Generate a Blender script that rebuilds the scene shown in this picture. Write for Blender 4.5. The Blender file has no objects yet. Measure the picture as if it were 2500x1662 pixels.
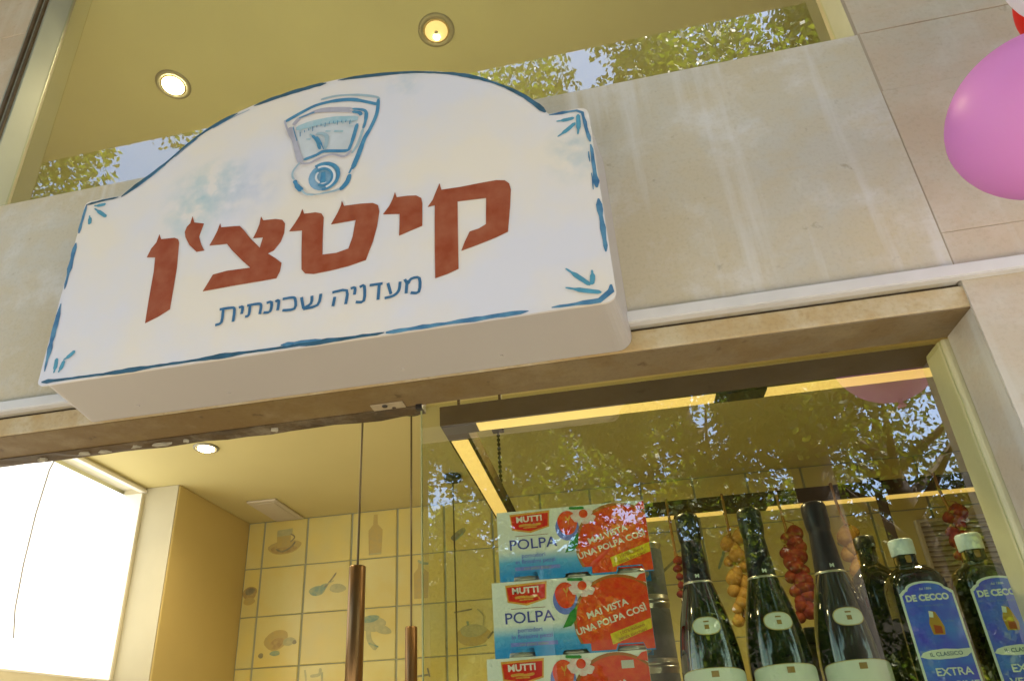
import bpy, bmesh, math, random
from mathutils import Vector, Matrix
import numpy as np
random.seed(7)
rng = np.random.default_rng(11)
R = math.radians
scn = bpy.context.scene

# ------------------------------------------------------------------ camera, sky, sun, exposure
cam_d = bpy.data.cameras.new('camera')
cam = bpy.data.objects.new('camera', cam_d)
scn.collection.objects.link(cam)
cam.location = (0.0, -1.0, 1.65)
cam.rotation_euler = (R(115.2597), R(2.19704), R(11.63089))
cam_d.sensor_fit = 'HORIZONTAL'
cam_d.sensor_width = 36.0
cam_d.lens = 1667.1 / 2500 * 36.0
cam_d.shift_x = (1250 - 1156.28) / 2500
cam_d.shift_y = (1025.05 - 831) / 2500
cam_d.clip_start = 0.02
cam_d.clip_end = 500
scn.camera = cam

SUN_EL, SUN_AZ = 58.0, 78.0            # azimuth measured from +y (behind the shop) towards +x
world = bpy.data.worlds.new('World')
scn.world = world
world.use_nodes = True
wn = world.node_tree
bg = wn.nodes['Background']
sky = wn.nodes.new('ShaderNodeTexSky')
sky.sky_type = 'NISHITA'
sky.sun_disc = False
sky.sun_elevation = R(SUN_EL)
sky.sun_rotation = R(SUN_AZ)
sky.air_density = 1.0
sky.dust_density = 2.2
wn.links.new(sky.outputs[0], bg.inputs[0])
bg.inputs[1].default_value = 0.15
sun_d = bpy.data.lights.new('sun', 'SUN')
sun_d.energy = 4.5
sun_d.angle = R(0.5)
sun_d.color = (1.0, 0.95, 0.86)
sun = bpy.data.objects.new('sun', sun_d)
scn.collection.objects.link(sun)
sd = Vector((math.sin(R(SUN_AZ)) * math.cos(R(SUN_EL)), math.cos(R(SUN_AZ)) * math.cos(R(SUN_EL)), math.sin(R(SUN_EL))))
sun.rotation_euler = sd.to_track_quat('Z', 'Y').to_euler()
sun.location = (6, 6, 20)
scn.view_settings.view_transform = 'Standard'
scn.view_settings.look = 'None'
scn.view_settings.gamma = 1.0
scn.view_settings.exposure = 2.42
scn.view_settings.use_curve_mapping = False
try:
    scn.cycles.max_bounces = 10
    scn.cycles.diffuse_bounces = 5
    scn.cycles.glossy_bounces = 5
    scn.cycles.transparent_max_bounces = 16
    scn.cycles.caustics_reflective = False
    scn.cycles.caustics_refractive = False
    scn.cycles.sample_clamp_indirect = 6.0
    scn.cycles.use_denoising = True
except Exception:
    pass

# ------------------------------------------------------------------ materials
def mat(name, col=(.5, .5, .5), rough=.6, metal=0.0, spec=.5, emit=None, estr=0.0, coat=0.0, vary=0.0, vscale=8.0, bump=0.0, bscale=60.0, col2=None, sss=0.0):
    m = bpy.data.materials.new(name)
    m.use_nodes = True
    nt = m.node_tree
    b = nt.nodes['Principled BSDF']
    b.inputs['Base Color'].default_value = (*col, 1)
    b.inputs['Roughness'].default_value = rough
    b.inputs['Metallic'].default_value = metal
    b.inputs['Specular IOR Level'].default_value = spec
    b.inputs['Coat Weight'].default_value = coat
    b.inputs['Coat Roughness'].default_value = .05
    if sss: b.inputs['Transmission Weight'].default_value = 0
    if emit:
        b.inputs['Emission Color'].default_value = (*emit, 1)
        b.inputs['Emission Strength'].default_value = estr
    if vary or col2:
        tc = nt.nodes.new('ShaderNodeTexCoord')
        nz = nt.nodes.new('ShaderNodeTexNoise')
        nz.inputs['Scale'].default_value = vscale
        nz.inputs['Detail'].default_value = 6
        nt.links.new(tc.outputs['Object'], nz.inputs['Vector'])
        mx = nt.nodes.new('ShaderNodeMix'); mx.data_type = 'RGBA'
        rp = nt.nodes.new('ShaderNodeValToRGB')
        rp.color_ramp.elements[0].position = .35; rp.color_ramp.elements[1].position = .68
        nt.links.new(nz.outputs['Fac'], rp.inputs[0])
        c2 = col2 if col2 else tuple(max(0, c * (1 - vary)) for c in col)
        mx.inputs[6].default_value = (*col, 1); mx.inputs[7].default_value = (*c2, 1)
        nt.links.new(rp.outputs[0], mx.inputs[0])
        nt.links.new(mx.outputs[2], b.inputs['Base Color'])
    if bump:
        tc2 = nt.nodes.new('ShaderNodeTexCoord')
        n2 = nt.nodes.new('ShaderNodeTexNoise'); n2.inputs['Scale'].default_value = bscale; n2.inputs['Detail'].default_value = 8
        nt.links.new(tc2.outputs['Object'], n2.inputs['Vector'])
        bp = nt.nodes.new('ShaderNodeBump'); bp.inputs['Strength'].default_value = bump; bp.inputs['Distance'].default_value = .004
        nt.links.new(n2.outputs['Fac'], bp.inputs['Height'])
        nt.links.new(bp.outputs[0], b.inputs['Normal'])
    return m

def stone_mat(name, base, warm, pale, dark, streaks=True, seed=0.0, fade=None):
    """limestone: cloudy base, ochre stains, fine pits, pale rain streaks"""
    m = bpy.data.materials.new(name); m.use_nodes = True
    nt = m.node_tree; b = nt.nodes['Principled BSDF']; N = nt.nodes.new; L = nt.links.new
    tc = N('ShaderNodeTexCoord')
    mp = N('ShaderNodeMapping'); mp.inputs['Location'].default_value = (seed, seed * .7, seed * 1.3)
    L(tc.outputs['Object'], mp.inputs['Vector'])
    def noise(scale, detail=6, vec=None, rough=.55):
        n = N('ShaderNodeTexNoise'); n.inputs['Scale'].default_value = scale; n.inputs['Detail'].default_value = detail; n.inputs['Roughness'].default_value = rough
        L((vec or mp).outputs['Vector'], n.inputs['Vector']); return n
    def ramp(n, a, c):
        r = N('ShaderNodeMapRange'); r.inputs['From Min'].default_value = a; r.inputs['From Max'].default_value = c
        L(n.outputs['Fac'], r.inputs['Value']); return r
    def mix(fac, c1, c2, amt=1.0):
        x = N('ShaderNodeMix'); x.data_type = 'RGBA'
        if amt != 1.0:
            mu = N('ShaderNodeMath'); mu.operation = 'MULTIPLY'; mu.inputs[1].default_value = amt; L(fac, mu.inputs[0]); fac = mu.outputs[0]
        L(fac, x.inputs[0])
        for s, i in ((c1, 6), (c2, 7)):
            if isinstance(s, tuple): x.inputs[i].default_value = (*s, 1)
            else: L(s, x.inputs[i])
        return x.outputs[2]
    c = mix(ramp(noise(3.6, 9, None, .62), .42, .60).outputs[0], base, warm, .9)
    if fade:
        sx = N('ShaderNodeSeparateXYZ'); L(tc.outputs['Object'], sx.inputs[0])
        fr = N('ShaderNodeMapRange'); fr.inputs['From Min'].default_value = fade[0]; fr.inputs['From Max'].default_value = fade[1]; L(sx.outputs['X'], fr.inputs['Value'])
        c = mix(fr.outputs[0], c, fade[2], .85)
    c = mix(ramp(noise(8.0, 9, None, .65), .50, .66).outputs[0], c, pale, .65)
    mp2 = N('ShaderNodeMapping'); mp2.inputs['Scale'].default_value = (2.0, 2.0, 9.0); mp2.inputs['Location'].default_value = (seed * 2, 0, seed)
    L(tc.outputs['Object'], mp2.inputs['Vector'])
    c = mix(ramp(noise(4.5, 7, mp2), .56, .74).outputs[0], c, warm, .55)
    c = mix(ramp(noise(15.0, 7), .46, .60).outputs[0], c, warm, .5)
    c = mix(ramp(noise(26.0, 4, None, .6), .66, .74).outputs[0], c, dark, .7)
    c = mix(ramp(noise(60.0, 9, None, .7), .60, .76).outputs[0], c, dark, .4)
    c = mix(ramp(noise(150.0, 3, None, .6), .50, .72).outputs[0], c, dark, .22)
    if streaks:
        mp3 = N('ShaderNodeMapping'); mp3.inputs['Scale'].default_value = (9.0, 9.0, .55)
        L(tc.outputs['Object'], mp3.inputs['Vector'])
        c = mix(ramp(noise(1.6, 5, mp3), .54, .68).outputs[0], c, pale, .9)
    L(c, b.inputs['Base Color'])
    b.inputs['Roughness'].default_value = .72
    bp = N('ShaderNodeBump'); bp.inputs['Strength'].default_value = .25; bp.inputs['Distance'].default_value = .003
    L(noise(70, 8).outputs['Fac'], bp.inputs['Height']); L(bp.outputs[0], b.inputs['Normal'])
    return m

def glass_mat(name, tint, refl, grazing):
    """window glass: reflects from its outer faces, lets the rest through"""
    m = bpy.data.materials.new(name); m.use_nodes = True
    nt = m.node_tree; N = nt.nodes.new; L = nt.links.new
    nt.nodes.remove(nt.nodes['Principled BSDF'])
    out = nt.nodes['Material Output']
    tr = N('ShaderNodeBsdfTransparent'); tr.inputs[0].default_value = (*tint, 1)
    gl = N('ShaderNodeBsdfGlossy'); gl.inputs['Roughness'].default_value = 0.0; gl.inputs[0].default_value = (1, 1, 1, 1)
    lw = N('ShaderNodeLayerWeight'); lw.inputs[0].default_value = .35
    mr = N('ShaderNodeMapRange'); mr.inputs['To Min'].default_value = refl; mr.inputs['To Max'].default_value = grazing
    L(lw.outputs['Facing'], mr.inputs['Value'])
    ge = N('ShaderNodeNewGeometry')
    inv = N('ShaderNodeMath'); inv.operation = 'SUBTRACT'; inv.inputs[0].default_value = 1.0; L(ge.outputs['Backfacing'], inv.inputs[1])
    mu = N('ShaderNodeMath'); mu.operation = 'MULTIPLY'; L(mr.outputs[0], mu.inputs[0]); L(inv.outputs[0], mu.inputs[1])
    mx = N('ShaderNodeMixShader'); L(mu.outputs[0], mx.inputs[0]); L(tr.outputs[0], mx.inputs[1]); L(gl.outputs[0], mx.inputs[2])
    L(mx.outputs[0], out.inputs['Surface'])
    return m

def leaf_mat(name, col):
    m = bpy.data.materials.new(name); m.use_nodes = True
    nt = m.node_tree; N = nt.nodes.new; L = nt.links.new
    b = nt.nodes['Principled BSDF']; b.inputs['Base Color'].default_value = (*col, 1); b.inputs['Roughness'].default_value = .5
    t = N('ShaderNodeBsdfTranslucent'); t.inputs[0].default_value = (col[0] * 2.2, col[1] * 2.2, col[2] * .9, 1)
    mx = N('ShaderNodeMixShader'); mx.inputs[0].default_value = .4
    L(b.outputs[0], mx.inputs[1]); L(t.outputs[0], mx.inputs[2]); L(mx.outputs[0], nt.nodes['Material Output'].inputs['Surface'])
    return m

M = {}
M['stone'] = stone_mat('limestone_fascia', (.49, .47, .41), (.50, .435, .30), (.61, .60, .585), (.27, .235, .17))
M['stone_pier'] = stone_mat('limestone_pier', (.47, .43, .345), (.48, .39, .285), (.55, .52, .46), (.30, .24, .17), True, 4.3)
M['stone_lintel'] = stone_mat('limestone_lintel', (.47, .39, .24), (.42, .29, .12), (.56, .52, .40), (.20, .13, .06), False, 8.1)
M['tin_grey'] = mat('grey_tin_label', (.17, .19, .20), .45, vary=.3, vscale=30)
M['gap'] = mat('shadow_gap', (.05, .035, .02), .9)
M['mortar'] = mat('dark_joint', (.34, .29, .215), .9)
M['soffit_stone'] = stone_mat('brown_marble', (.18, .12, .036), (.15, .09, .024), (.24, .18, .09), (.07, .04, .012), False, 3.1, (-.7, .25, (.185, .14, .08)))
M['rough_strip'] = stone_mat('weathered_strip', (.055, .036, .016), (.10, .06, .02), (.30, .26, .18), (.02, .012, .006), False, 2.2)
M['trim'] = mat('white_metal_trim', (.62, .61, .60), .45, vary=.1, vscale=14)
M['brown_metal'] = mat('brown_metal_angle', (.09, .06, .03), .5, vary=.4, vscale=30)
M['reveal'] = mat('grey_reveal', (.28, .31, .28), .6, vary=.12, vscale=6)
M['reveal_cream'] = mat('cream_reveal', (.46, .45, .33), .6, vary=.15, vscale=9)
M['return_front'] = mat('lit_cream_return', (.50, .47, .34), .8, vary=.05)
M['plate'] = mat('dusty_plate', (.36, .29, .18), .7, vary=.2, vscale=60)
M['flake'] = mat('pale_flakes', (.40, .37, .28), .9, vary=.3, vscale=60)
M['jamb'] = mat('cream_jamb', (.60, .58, .36), .5, vary=.12, vscale=9)
M['upper_ceiling'] = mat('ochre_plaster_ceiling', (.53, .525, .33), .8, vary=.08, vscale=3, bump=.05)
M['upper_wall'] = mat('ochre_plaster', (.60, .54, .30), .8, vary=.06)
M['ceiling'] = mat('cream_ceiling', (.60, .52, .23), .8, vary=.05, vscale=2.5, bump=.05)
M['wall'] = mat('amber_plaster', (.62, .49, .20), .8, vary=.06, vscale=3, bump=.05)
M['wall_pale'] = mat('cream_plaster', (.70, .65, .48), .8, vary=.04)
M['floor'] = mat('room_floor', (.45, .36, .22), .6, vary=.2)
M['grout'] = mat('grey_grout', (.36, .38, .27), .9)
M['tile_a'] = mat('yellow_tile', (.72, .61, .20), .28, col2=(.62, .58, .26), vscale=5)
M['tile_b'] = mat('pale_yellow_tile', (.70, .65, .29), .28, col2=(.70, .57, .17), vscale=6)
M['facade_up'] = stone_mat('upper_facade', (.36, .33, .26), (.34, .29, .2), (.42, .40, .35), (.25, .2, .14), True, 6)
M['soffit'] = mat('soffit_plaster', (.30, .27, .17), .8, vary=.1, vscale=2)
M['glass_up'] = glass_mat('upper_glass', (.93, .95, .86), .15, .45)
M['glass_shop'] = glass_mat('shop_glass', (.92, .95, .84), .19, .48)
M['glass_edge'] = mat('green_glass_edge', (.34, .36, .18), .2)
M['sign_white'] = None
M['sign_box'] = mat('sign_box_paint', (.40, .37, .34), .4, vary=.04, vscale=5)
M['terracotta'] = mat('terracotta_lettering', (.235, .042, .008), .6, spec=.3, col2=(.29, .085, .035), vscale=32)
M['sub_blue'] = mat('navy_blue_lettering', (.032, .125, .25), .5, vary=.15, vscale=60)
M['line_blue'] = mat('brush_blue', (.022, .10, .22), .5, col2=(.09, .24, .36), vscale=34)
M['line_dark'] = mat('brush_dark_teal', (.012, .055, .085), .5, col2=(.03, .11, .19), vscale=34)
M['d_b'] = mat('drawing_blue', (.030, .16, .31), .5, col2=(.07, .24, .38), vscale=50)
M['d_p'] = mat('drawing_pale_blue', (.30, .41, .47), .5, vary=.1, vscale=40)
M['d_g'] = mat('drawing_grey', (.38, .37, .43), .5, vary=.15, vscale=40)
M['d_c'] = mat('drawing_cyan', (.25, .42, .48), .5, col2=(.38, .48, .52), vscale=60)
M['d_w'] = mat('drawing_white', (.58, .60, .62), .5)
M['d_wash'] = mat('drawing_wash', (.50, .54, .57), .5, vary=.12, vscale=30)
M['knob'] = mat('drawing_knob_blue', (.22, .36, .50), .5, col2=(.12, .28, .44), vscale=60)
M['flourish'] = mat('flourish_teal', (.07, .27, .38), .5, vary=.2, vscale=60)
M['steel'] = mat('brushed_steel', (.55, .52, .45), .3, 1.0)
M['lamp_ring'] = mat('lamp_ring', (.26, .25, .18), .35, .3)
M['lamp_cup'] = mat('lamp_reflector', (.45, .36, .16), .2, .8)
M['bulb_hot'] = mat('lit_bulb', (1, .9, .7), .4, emit=(1, .80, .50), estr=14)
M['bulb_soft'] = mat('soft_lit_bulb', (1, .85, .6), .4, emit=(1, .56, .20), estr=.19)
M['bulb_core'] = mat('bulb_core', (1, .9, .7), .4, emit=(1, .85, .6), estr=5)
M['led'] = mat('led_strip', (1, .8, .45), .5, emit=(1, .62, .17), estr=.15)
M['bar'] = mat('dark_bronze_bar', (.060, .038, .010), .65, .0, .25, vary=.25, vscale=10)
M['bar_dark'] = mat('dark_bronze_joint', (.018, .010, .006), .4, .2)
M['black'] = mat('black_metal', (.015, .013, .012), .4)
M['wire'] = mat('brown_wire', (.10, .075, .03), .5)
M['brass'] = mat('walnut_brass_tube', (.20, .115, .045), .3, .75, vary=.3, vscale=3)
M['white_panel'] = mat('white_panel', (.56, .50, .38), .6)
M['blown'] = mat('daylit_blind', (.9, .9, .88), .8, emit=(1, .99, .95), estr=.40)
M['cable'] = mat('grey_cable', (.30, .29, .29), .6)
M['rail'] = mat('pale_rail', (.85, .83, .76), .4)
M['shelf'] = mat('oak_shelf', (.28, .18, .08), .5, vary=.3, vscale=12)
M['bottle'] = mat('dark_green_bottle', (.004, .010, .003), .03, spec=.8, coat=.8)
M['foil'] = mat('black_foil', (.012, .011, .013), .3, spec=.4, vary=.5, vscale=50, bump=.25, bscale=90)
M['silver'] = mat('silver_band', (.62, .60, .48), .3, .7)
M['label_pale'] = mat('pale_label', (0.692, 0.798, 0.732), .5, vary=.05, vscale=40)
M['gold'] = mat('gold_edge', (.48, .41, .14), .45)
M['gold_brown'] = mat('gold_print', (.30, .20, .05), .5)
M['oil'] = mat('dark_oil_bottle', (.005, .009, .004), .04, spec=.6, coat=.5)
M['cap'] = mat('white_cap', (.70, .86, .97), .45, vary=.06, vscale=60)
M['olabel'] = mat('blue_label', (.075, .075, .85), .45, col2=(.06, .24, .90), vscale=26)
M['oborder'] = mat('label_border', (0.732, 0.878, 0.825), .5)
M['oyellow'] = mat('label_amber', (.45, .29, .03), .5)
M['ored'] = mat('label_rust', (.38, .07, .01), .5)
M['oprint'] = mat('label_print_blue', (.16, .30, .62), .5)
M['c_white'] = mat('carton_white', (0.745, 0.838, 0.838), .42, vary=.04, vscale=20)
M['c_blue'] = None
M['c_red'] = mat('badge_red', (0.665, 0.016, 0.011), .4)
M['c_gold'] = mat('badge_gold', (0.732, 0.372, 0.067), .4)
M['c_text'] = mat('carton_text_blue', (.06, .08, .42), .45)
M['c_small'] = mat('carton_small_text', (0.160, 0.226, 0.771), .45)
M['c_purple'] = mat('carton_text_band', (0.200, 0.253, 0.825), .45)
M['c_white_txt'] = mat('white_print', (.80, .78, .76), .45)
M['c_pulp'] = mat('tomato_pulp', (.72, .032, .010), .4, col2=(.76, .10, .012), vscale=90)
M['c_rim'] = mat('tin_rim_brown', (.42, .15, .03), .4)
M['c_tomato'] = mat('tomato_red', (0.771, 0.029, 0.011), .4, col2=(0.825, 0.133, 0.040), vscale=60)
M['c_blossom'] = mat('tomato_blossom', (0.825, 0.559, 0.612), .5, col2=(0.798, 0.798, 0.878), vscale=160)
M['c_leaf'] = mat('leaf_green', (0.027, 0.266, 0.053), .45)
M['c_yellow'] = mat('yellow_band', (0.798, 0.638, 0.027), .45, col2=(0.559, 0.439, 0.013), vscale=120)
M['c_sky'] = mat('carton_sky_blue', (.02, .24, .70), .42)
M['tin'] = mat('tin_can', (.50, .50, .48), .28, .9)
M['tin_dark'] = mat('tin_shadow_gap', (.04, .03, .035), .6)
M['garlic'] = mat('garlic_skin', (.32, .165, .025), .65, spec=.25, col2=(.46, .29, .08), vscale=50, bump=.6, bscale=45)
M['chili'] = mat('red_onion_skin', (.13, .010, .010), .65, spec=.25, col2=(.24, .040, .014), vscale=55, bump=.6, bscale=45)
M['straw'] = mat('straw_string', (.33, .18, .04), .8)
M['dark_strap'] = mat('dark_leather', (.04, .022, .010), .5)
M['vent'] = mat('white_louvre', (.66, .62, .52), .5)
M['vent_gap'] = mat('louvre_gap', (.30, .25, .14), .8)
M['knot'] = mat('balloon_string', (.7, .7, .7), .6)
M['t_brown'] = mat('tile_paint_brown', (.40, .29, .12), .3, col2=(.52, .40, .16), vscale=60)
M['t_ochre'] = mat('tile_paint_ochre', (.54, .42, .14), .3, col2=(.48, .40, .17), vscale=60)
M['t_teal'] = mat('tile_paint_teal', (.22, .34, .25), .3, col2=(.40, .44, .22), vscale=60)
M['t_grey'] = mat('tile_paint_grey', (.42, .42, .22), .3, col2=(.52, .50, .24), vscale=60)
M['t_dark'] = mat('tile_paint_dark', (.22, .21, .14), .3, col2=(.34, .31, .17), vscale=60)
M['boxdark'] = mat('dark_box', (.10, .085, .055), .6, vary=.3, vscale=12)
M['leaf1'] = leaf_mat('leaf_green', (.075, .105, .016))
M['leaf2'] = leaf_mat('leaf_olive', (.10, .12, .02))
M['leaf3'] = leaf_mat('leaf_deep', (.045, .075, .014))
M['bark'] = mat('bark', (.045, .034, .024), .9, vary=.4, vscale=10, bump=.6, bscale=14)
M['paving'] = mat('pale_paving', (.42, .38, .31), .85, vary=.2, vscale=2, bump=.1)
M['asphalt'] = mat('asphalt', (.055, .055, .055), .9, vary=.3, vscale=3, bump=.3, bscale=120)
M['kerb'] = mat('kerbstone', (.40, .38, .34), .85, vary=.15, vscale=5)
M['paint'] = mat('road_paint', (.75, .75, .72), .7, vary=.15, vscale=12)
M['house'] = mat('street_house_plaster', (.11, .095, .065), .85, vary=.12, vscale=1.2)
M['house_win'] = mat('street_house_window', (.04, .05, .06), .1)
M['shutter'] = mat('street_house_shutter', (.10, .13, .12), .6)

def balloon_mat(name, col):
    m = leaf_mat(name, col); nt = m.node_tree
    for n in nt.nodes:
        if n.type == 'BSDF_TRANSLUCENT': n.inputs[0].default_value = (*col, 1)
        if n.type == 'MIX_SHADER': n.inputs[0].default_value = .45
        if n.type == 'BSDF_PRINCIPLED': n.inputs['Roughness'].default_value = .4; n.inputs['Specular IOR Level'].default_value = .2
    return m
M['b_pink'] = balloon_mat('lilac_balloon', (.78, .36, .71))
M['b_white'] = balloon_mat('white_balloon', (.78, .77, .80))
M['b_red'] = balloon_mat('red_balloon', (.75, .025, .015))
def make_sign_mat():
    m = bpy.data.materials.new('sign_face_paint'); m.use_nodes = True
    nt = m.node_tree; b = nt.nodes['Principled BSDF']; N = nt.nodes.new; L = nt.links.new
    tc = N('ShaderNodeTexCoord')
    def blob(loc, rad, col, prev, amt, nscale=30):
        d = N('ShaderNodeVectorMath'); d.operation = 'DISTANCE'; d.inputs[1].default_value = loc
        L(tc.outputs['Object'], d.inputs[0])
        mr = N('ShaderNodeMapRange'); mr.inputs['From Min'].default_value = rad; mr.inputs['From Max'].default_value = 0; mr.inputs['To Max'].default_value = 1
        L(d.outputs['Value'], mr.inputs['Value'])
        nz = N('ShaderNodeTexNoise'); nz.inputs['Scale'].default_value = nscale; nz.inputs['Detail'].default_value = 6
        L(tc.outputs['Object'], nz.inputs['Vector'])
        m2 = N('ShaderNodeMapRange'); m2.inputs['From Min'].default_value = .38; m2.inputs['From Max'].default_value = .66
        L(nz.outputs['Fac'], m2.inputs['Value'])
        mu = N('ShaderNodeMath'); mu.operation = 'MULTIPLY'; L(mr.outputs[0], mu.inputs[0]); L(m2.outputs[0], mu.inputs[1])
        mu2 = N('ShaderNodeMath'); mu2.operation = 'MULTIPLY'; mu2.inputs[1].default_value = amt; L(mu.outputs[0], mu2.inputs[0])
        x = N('ShaderNodeMix'); x.data_type = 'RGBA'; L(mu2.outputs[0], x.inputs[0]); L(prev, x.inputs[6]); x.inputs[7].default_value = (*col, 1)
        return x.outputs[2]
    n1 = N('ShaderNodeTexNoise'); n1.inputs['Scale'].default_value = 5; n1.inputs['Detail'].default_value = 4
    L(tc.outputs['Object'], n1.inputs['Vector'])
    r1 = N('ShaderNodeMapRange'); r1.inputs['From Min'].default_value = .38; r1.inputs['From Max'].default_value = .62
    L(n1.outputs['Fac'], r1.inputs['Value'])
    x = N('ShaderNodeMix'); x.data_type = 'RGBA'; L(r1.outputs[0], x.inputs[0])
    x.inputs[6].default_value = (.66, .605, .52, 1); x.inputs[7].default_value = (.59, .585, .635, 1)
    c = x.outputs[2]
    for loc, rad, col, amt in (((-.235, 0, .36), .10, (.30, .44, .48), 1.0), ((-.20, 0, .395), .07, (.36, .47, .50), .8), ((-.25, 0, .30), .07, (.40, .50, .53), .8), ((-.15, 0, .36), .09, (.42, .46, .56), .8),
                               ((.165, 0, .555), .045, (.36, .45, .54), 1.0), ((.465, 0, .32), .055, (.38, .45, .47), 1.0), ((.46, 0, .27), .05, (.42, .48, .50), .8)):
        c = blob(loc, rad, col, c, amt)
    L(c, b.inputs['Base Color']); b.inputs['Roughness'].default_value = .45
    return m
M['sign_white'] = make_sign_mat()

def make_carton_blue():
    m = bpy.data.materials.new('carton_print'); m.use_nodes = True
    nt = m.node_tree; b = nt.nodes['Principled BSDF']; N = nt.nodes.new; L = nt.links.new
    tc = N('ShaderNodeTexCoord'); sp = N('ShaderNodeSeparateXYZ'); L(tc.outputs['Object'], sp.inputs[0])
    r = N('ShaderNodeValToRGB'); mr = N('ShaderNodeMapRange'); mr.inputs['From Max'].default_value = .127
    L(sp.outputs['Z'], mr.inputs['Value']); L(mr.outputs[0], r.inputs[0])
    e = r.color_ramp.elements
    e[0].position = .10; e[0].color = (.03, .30, .82, 1); e[1].position = .42; e[1].color = (.78, .84, .85, 1)
    n = e.new(.26); n.color = (.12, .45, .88, 1)
    L(r.outputs[0], b.inputs['Base Color']); b.inputs['Roughness'].default_value = .42
    return m
M['c_blue'] = make_carton_blue()

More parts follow.
